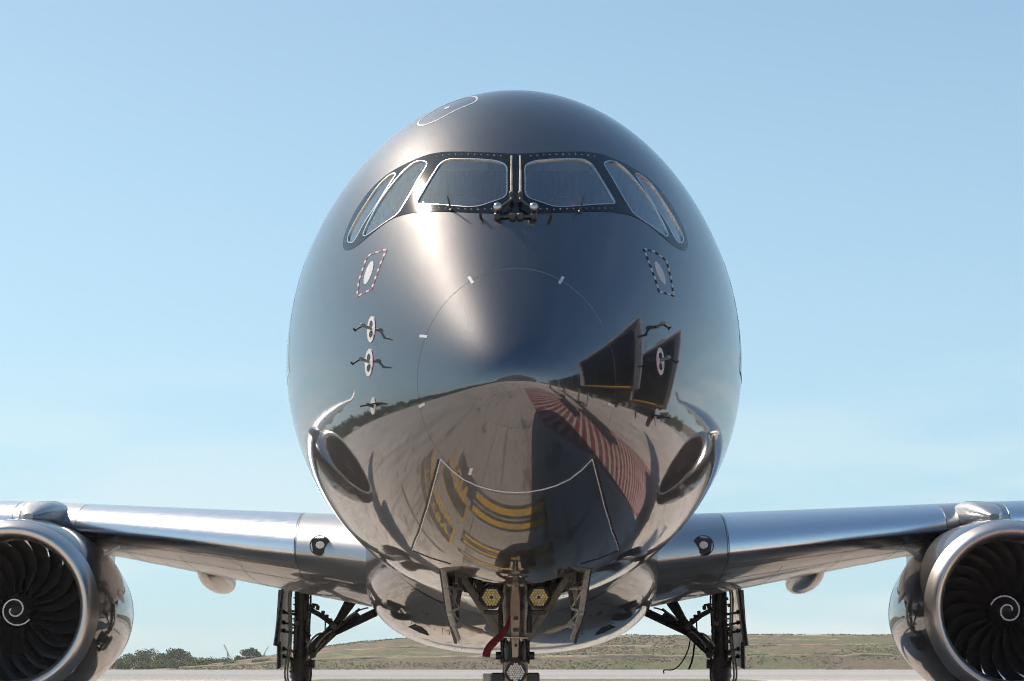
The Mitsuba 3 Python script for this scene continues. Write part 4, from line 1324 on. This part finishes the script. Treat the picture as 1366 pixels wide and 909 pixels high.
for frac in (.175, .52):
    xs = np.linspace(-118, 420, 500)
    yq = 695 + 86 * frac - 3 * 0 + 2.0 * (meshkit.noise(np.stack([xs * .05, 0 * xs, 0 * xs + 9], -1)) - .5)
    zq = hill_height(xs, yq)
    hb = .15 + .75 * np.clip(meshkit.fbm(np.stack([xs * .06, 0 * xs + frac * 30, 0 * xs], -1), 4, 3) * 2 - .55, 0, 1)
    rows = [np.stack([xs, yq - 1.6, zq - .7], -1), np.stack([xs, yq - .9, zq + hb * .5], -1), np.stack([xs, yq, zq + hb], -1), np.stack([xs, yq + 1.4, zq + hb * .6], -1), np.stack([xs, yq + 2.4, zq - .6], -1)]
    bm = grid_mesh(np.array(rows))
    if np.asarray(bm.face_normals)[:, 2].mean() < 0: bm.invert()
    put('earth_ledge', bm, 'earth_sand', 'hill', True)


def leaf_cloud(centres, radii, n, size, seed):
    """Many leaf-sized faces spread over and through lumps."""
    r = np.random.default_rng(seed)
    k = r.integers(0, len(centres), n)
    d = r.normal(size=(n, 3)); d /= np.linalg.norm(d, axis=1, keepdims=True)
    rad = r.random(n) ** .45
    p = np.asarray(centres)[k] + d * rad[:, None] * np.asarray(radii)[k]
    a = r.normal(size=(n, 3)); a /= np.linalg.norm(a, axis=1, keepdims=True)
    b = np.cross(a, r.normal(size=(n, 3))); b /= np.linalg.norm(b, axis=1, keepdims=True)
    s = size * (.5 + r.random(n))[:, None]
    v = np.stack([p - a * s, p + b * s * .6, p + a * s, p - b * s * .6], 1).reshape(-1, 3)
    i = np.arange(n) * 4
    return trimesh.Trimesh(v, np.vstack([np.stack([i, i + 1, i + 2], -1), np.stack([i, i + 2, i + 3], -1)]), process=False)


# scrub on the hill: a mass nobody could count
r = np.random.default_rng(3)
nb = 16000
bx, by = r.uniform(-120, 215, nb), r.uniform(692, 785, nb)
keep = meshkit.fbm(np.stack([bx * .03, by * .07, 0 * bx], -1), 3, 8) > .47
bx, by = bx[keep], by[keep]
bz = hill_height(bx, by)
rad = r.uniform(.14, .42, len(bx))[:, None] * np.array([1.3, 1.3, .8])
half = r.random(len(bx)) < .5
for part, (sel, mat) in enumerate(((half, 'leaf_mid'), (~half, 'leaf_dry'))):
    m = leaf_cloud(np.stack([bx, by, bz + .1], -1)[sel], rad[sel], 60000, .17, 5 + part)
    tag(put('green_scrub' if part == 0 else 'dry_scrub', m, mat), ['green scrub scattered over the terraced bank', 'dry pale scrub scattered over the terraced bank'][part], kind='stuff')

# ------------------------------------------------------------------ trees at the left, far behind
def tree(u, base_v, top_v, width_px, y, mat, label, cat_='tree', group='trees beyond the runway at the left', bush=False, seed=0):
    k = key_for('shrub' if bush else 'tree')
    tag(k, label, cat_, group if not bush else 'round shrubs in front of the trees')
    x = at(u, 887, y)[0]
    H = (887 - top_v) / FOCAL * (y + CAM_D) + CAM_H
    Wd = width_px / FOCAL * (y + CAM_D)
    r = np.random.default_rng(100 + seed)
    lumps, rads = [], []
    nl = 9 if bush else 16
    for i in range(nl):
        q = i / nl
        a = r.uniform(0, 2 * np.pi)
        hh = H * (r.uniform(.22, .80) if bush else r.uniform(.32, .88))
        spread = Wd / 2 * (.85 if bush else .95) * math.sqrt(max(.05, 1 - ((hh / H - .5) / .55) ** 2)) * r.uniform(.2, .85)
        lumps.append([x + spread * math.cos(a), y + spread * math.sin(a), hh])
        s = Wd * r.uniform(.13, .24)
        rads.append([s, s, s * r.uniform(.6, .95)])
    put('crown', leaf_cloud(np.array(lumps), np.array(rads), 2600 if not bush else 1700, max(.32, H * .045), 300 + seed), mat, k)
    limbs = [tube((x, y, -.1), (x, y, H * .45), H * .022, H * .014, n=8)]
    for i in range(5):
        limbs.append(tube((x, y, H * (.25 + .04 * i)), lumps[i], H * .011, H * .004, n=6))
    put('trunk', cat(*limbs), 'bark', k, True)


TL = [(158, 880, 44, 'low dark tree at the left end of the distant tree line, beside the engine'), (178, 875, 40, 'second distant tree from the left, with a ragged flat crown'), (200, 869, 46, 'broad rounded distant tree left of the tallest ones'), (219, 872, 30, 'distant tree just left of the tallest dark one'),
      (237, 863, 32, 'tallest of the distant trees, with a narrow dark crown'), (254, 877, 34, 'low distant tree just right of the tallest dark one'), (274, 882, 40, 'low distant tree left of the left crane'), (300, 882, 44, 'low wide distant tree under the left crane'),
      (322, 875, 24, 'small distant tree left of the one with the pointed crown'), (334, 866, 32, 'distant tree with a pointed crown beside the right crane'), (350, 876, 30, 'low distant tree left of the main gear doors')]
for i, (u, tv, wp, lab) in enumerate(TL):
    tree(u, 893, tv, wp, 850 + 23 * (i % 3), 'leaf_dark', lab, seed=i)
SH = [(166, 884, 40, 'round green shrub leftmost in front of the distant trees'), (190, 886, 40, 'pale green shrub second from the left in front of the trees'), (212, 884, 40, 'green shrub left below the tallest distant tree'), (236, 883, 40, 'green shrub right below the tallest distant tree'),
      (260, 882, 46, 'wide green shrub between the tallest tree and the left crane'), (286, 881, 48, 'wide bright green shrub left below the left crane'), (310, 882, 40, 'green shrub right below the left crane'), (330, 881, 40, 'green shrub at the foot of the tree with the pointed crown'),
      (352, 882, 40, 'rightmost green shrub, beside the end of the terraced bank')]
for i, (u, tv, wp, lab) in enumerate(SH):
    tree(u, 893, tv, wp, 735 + 11 * (i % 2), 'leaf_mid', lab, 'shrub', bush=True, seed=40 + i)

# distant cranes and blocks
for u, top, lean, lab in ((304, 861, 1, 'faint grey lattice crane far off, the left one of two'), (352, 863, -1, 'faint grey lattice crane far off, the right one, next to the main gear')):
    y = 1500
    x = at(u, 887, y)[0]
    H = (887 - top) / FOCAL * (y + 18) + 1.7
    k = key_for('crane'); tag(k, lab, 'crane', 'far cranes on the horizon')
    put('mast', cat(bar((x, y, 0), (x - lean * .5, y, H * .72), .9, .9), bar((x + 2 * lean, y, 0), (x - lean * .5, y, H * .72), .3, .3)), 'crane_grey', k)
    put('jib', bar((x + lean * 1.5, y, H * .45), (x - lean * 3.2, y, H), .7, .7), 'crane_grey', k)
for u, wpx, top, mat, lab in ((357, 26, 881, 'brick_wall', 'low red-brown block far off beside the main gear doors'), (372, 18, 878, 'grey_wall', 'grey block far off just behind the left main gear doors'), (301, 14, 880.5, 'grey_wall', 'small grey block far off under the left crane')):
    y = 1250
    x = at(u, 887, y)[0]; wd = wpx / FOCAL * (y + 18); H = (887 - top) / FOCAL * (y + 18) + 1.7
    k = key_for('far_building'); tag(k, lab, 'building')
    put('wall', box(x, y, H / 2, wd, 14, H), mat, k)
    put('roof', box(x, y, H + .2, wd + .8, 14.8, .4), 'grey_wall', k)
    nw = max(2, int(wd / 3.2))
    for i in range(nw):
        for zz in np.arange(1.8, H - 1.0, 2.6):
            put('window', box(x - wd / 2 + (i + .5) * wd / nw, y - 7.02, zz, 1.5, .08, 1.3), 'pane_dark', k)

# ------------------------------------------------------------------ what stands in front of the aircraft (seen mirrored in its nose)
def jet_bridge(cab, ang, far, label):
    k = key_for('jet_bridge'); tag(k, label, 'jet bridge', 'boarding bridges drawn back from the aircraft')
    cab = np.asarray(cab, float)
    Rz = trimesh.transformations.rotation_matrix(ang, [0, 0, 1])
    def L(m):
        m.apply_transform(Rz); m.apply_translation(cab); return m
    # open-fronted cab: floor, roof, side walls, back wall; local -x faces the aircraft
    put('cab', L(cat(box(0, 0, 0, 3.4, 3.2, .25, .03), box(.1, 0, 3.05, 3.6, 3.3, .2, .05), box(.3, 1.6, 1.5, 2.8, .12, 2.9), box(.3, -1.6, 1.5, 2.8, .12, 2.9), box(1.7, 0, 1.5, .12, 3.2, 2.9))), 'bridge_dark', k)
    fold = []
    for i in range(5):
        x = -1.2 - .22 * i
        fold += [box(x, 0, 3.05 - .02 * i, .14, 3.5 + .08 * i, .14, .03), box(x, 1.72 + .04 * i, 1.5, .14, .14, 3.1, .03), box(x, -1.72 - .04 * i, 1.5, .14, .14, 3.1, .03)]
    put('canopy', L(cat(*fold)), 'bridge_grey', k)
    put('bumper', L(box(-1.85, 0, .05, .20, 3.2, .12, .04)), 'bumper_yellow', k)
    put('cab_frame', L(cat(*[box(-1.45, y, 1.5, .10, .10, 3.0, .02) for y in (-.55, .6)], box(-1.45, 0, 2.1, .08, 3.2, .08, .02), box(1.2, -.8, .9, .5, .6, 1.4, .05))), 'gear_dark', k)
    put('underframe', L(cat(box(.2, 0, -.45, 2.6, 2.2, .5, .06), box(.4, .8, -.95, 1.1, .5, .6, .05), bar((-1.2, -1.3, -.2), (1.4, -1.0, -1.2), .16, .16), bar((-1.2, 1.3, -.2), (1.4, 1.0, -1.2), .16, .16), box(-.6, 1.85, 1.0, .5, .3, .7, .05), box(.4, -1.85, .9, .7, .35, .9, .05))), 'gear_dark', k)
    put('side_window', L(cat(*[box(.35, 1.69 * q, 1.75, 1.2, .04, .9) for q in (-1, 1)])), 'pane_dark', k)
    put('roof_unit', L(cat(box(.6, .4, 3.42, 1.1, .9, .55, .05), tube((-.8, -1.0, 3.1), (-.8, -1.0, 4.1), .04, n=8))), 'bridge_grey', k)
    e = cab + (Rz @ [1.7, 0, 0, 0])[:3]
    far = np.asarray(far, float)
    d = far - e; Lh = np.linalg.norm(d[:2]); a2 = math.atan2(d[1], d[0])
    for i, (q0, q1, w, h) in enumerate(((0, .52, 2.7, 2.7), (.48, 1, 3.1, 3.1))):
        p0, p1 = e + d * q0, e + d * q1
        m = box(0, 0, h / 2 - .1, np.linalg.norm((p1 - p0)[:2]), w, h, .08)
        m.apply_transform(trimesh.transformations.rotation_matrix(a2, [0, 0, 1])); m.apply_translation((p0 + p1) / 2)
        t = put('tunnel', m, 'bridge_dark', k)
        n_ = 9
        ribs = []
        for j in range(n_):
            rr = box(0, 0, h / 2 - .1, .12, w + .1, h + .1); rr.apply_transform(trimesh.transformations.rotation_matrix(a2, [0, 0, 1])); rr.apply_translation(p0 + (p1 - p0) * (j + .5) / n_)
            ribs.append(rr)
        put('rib', cat(*ribs), 'bridge_grey', t)
    p = e + d * .35
    nrm = np.array([-math.sin(a2), math.cos(a2), 0])
    put('lift_column', cat(*[tube(p + nrm * s * 1.9 - [0, 0, p[2] - .8], p + nrm * s * 1.9 + [0, 0, 2.2], .22, n=14) for s in (-1, 1)], bar(p + nrm * 2.0 - [0, 0, .5], p - nrm * 2.0 - [0, 0, .5], .3, .4, (0, 0, 1)), bar([*(p + nrm * 2.0)[:2], .9], [*(p - nrm * 2.0)[:2], .9], .5, .5, (0, 0, 1))), 'bridge_grey', k, 30)
    for s in (-1, 1):
        wheel(k, 'wheel', tuple(np.r_[(p + nrm * s * 1.2)[:2], .55]), .55, .5)
    put('rotunda', tube([*far[:2], far[2] - .4], [*far[:2], far[2] + 3.6], 2.6, n=28), 'bridge_grey', k, 30)
    put('pedestal', tube([*far[:2], 0], [*far[:2], far[2] - .4], .9, n=20), 'bridge_grey', k, 30)


jet_bridge((9.6, 4.6, 5.0), math.radians(25), (34, -16, 4.6), 'dark open-fronted boarding bridge mirrored in the nose, the one closer to the nose tip')
jet_bridge((11.6, 10.6, 4.55), math.radians(40), (44, -4, 4.6), 'dark boarding bridge mirrored in the nose, beside the white-ringed probe')

# terminal far in front, tree belts, light masts
tk = thing('terminal', 'long low terminal with arched roof mirrored tiny at the nose tip', 'building')
th = np.linspace(0, np.pi, 24)
arc = [(95 * math.cos(t), 13 + 12 * math.sin(t)) for t in th]
poly = sg.Polygon(arc + [(-95, 12.4), (95, 12.4)]).buffer(0)
m = trimesh.creation.extrude_polygon(poly, 30, engine='earcut'); q = np.asarray(m.vertices); m.vertices = np.stack([q[:, 0], -118 - q[:, 2], q[:, 1]], -1); m.fix_normals()
put('roof', m, 'roof_grey', tk)
put('wall', box(0, -134, 6.2, 186, 28, 12.4), 'grey_wall', tk)
for i in range(30):
    for zq in (3.2, 8.6):
        put('window', box(-87 + i * 6, -119.9, zq, 4.6, .15, 3.8), 'pane_dark', tk)
put('sign', box(30, -117.5, 13.6, 9, .3, 3.6), 'sign_red', tk)
for i, (x, y) in enumerate(((26, -42), (-60, -90), (48, -80), (-30, -120))):
    k = key_for('light_mast'); tag(k, ['grey light mast mirrored just left of the boarding bridges', 'grey light mast mirrored at the far left of the apron', 'grey light mast mirrored behind the boarding bridges', 'grey light mast mirrored left of the nose tip'][i], 'light mast', 'apron light masts')
    put('pole', tube((x, y, 0), (x, y, 18), .25, .14, n=12), 'bridge_grey', k, 30)
    put('lamp_bar', cat(box(x, y, 18, 3.2, .3, .3), *[box(x + dx, y - .1, 18.2, .5, .4, .4) for dx in (-1.4, -.5, .5, 1.4)]), 'bridge_grey', k)
r = np.random.default_rng(21)
cl, rl = [], []
for x in np.arange(-330, -60, 5.5):                               # belt to the left, beyond the apron
    for y in (r.uniform(-120, 420),):
        pass
for t in np.linspace(0, 1, 230):
    x, y = -165 + 12 * math.sin(t * 9), -240 + 620 * t
    cl.append([x, y + r.uniform(-3, 3), r.uniform(1.5, 6)]); rl.append(np.array([4.0, 4.0, 3.6]) * r.uniform(.7, 1.2))
for t in np.linspace(0, 1, 120):
    x, y = 205 + 14 * math.sin(t * 7), -200 + 560 * t
    cl.append([x, y + r.uniform(-3, 3), r.uniform(1.5, 6.5)]); rl.append(np.array([4.5, 4.5, 4.0]) * r.uniform(.7, 1.2))
for t in np.linspace(0, 1, 110):
    x, y = -165 + 70 * t, -150
    cl.append([x, y, r.uniform(1.5, 6.5)]); rl.append(np.array([4, 4, 4]) * r.uniform(.7, 1.2))
tag(put('tree_belt', leaf_cloud(np.array(cl), np.array(rl), 60000, .9, 77), 'leaf_dark'), 'dark band of far trees round the apron, mirrored along the nose', kind='stuff')

# ------------------------------------------------------------------ the air
scene['haze_air'] = {'type': 'homogeneous', 'albedo': {'type': 'rgb', 'value': [.95, .95, .95]}, 'sigma_t': .00012}
scene['haze'] = {'type': 'cube', 'to_world': T4().translate([0, 0, 23.0]).scale([2950, 2950, 25.0]), 'bsdf': {'type': 'null'}, 'interior': {'type': 'ref', 'id': 'haze_air'}}
labels['haze'] = {'label': 'thin summer haze over the airfield', 'kind': 'stuff'}
scene['camera']['medium'] = {'type': 'ref', 'id': 'haze_air'}
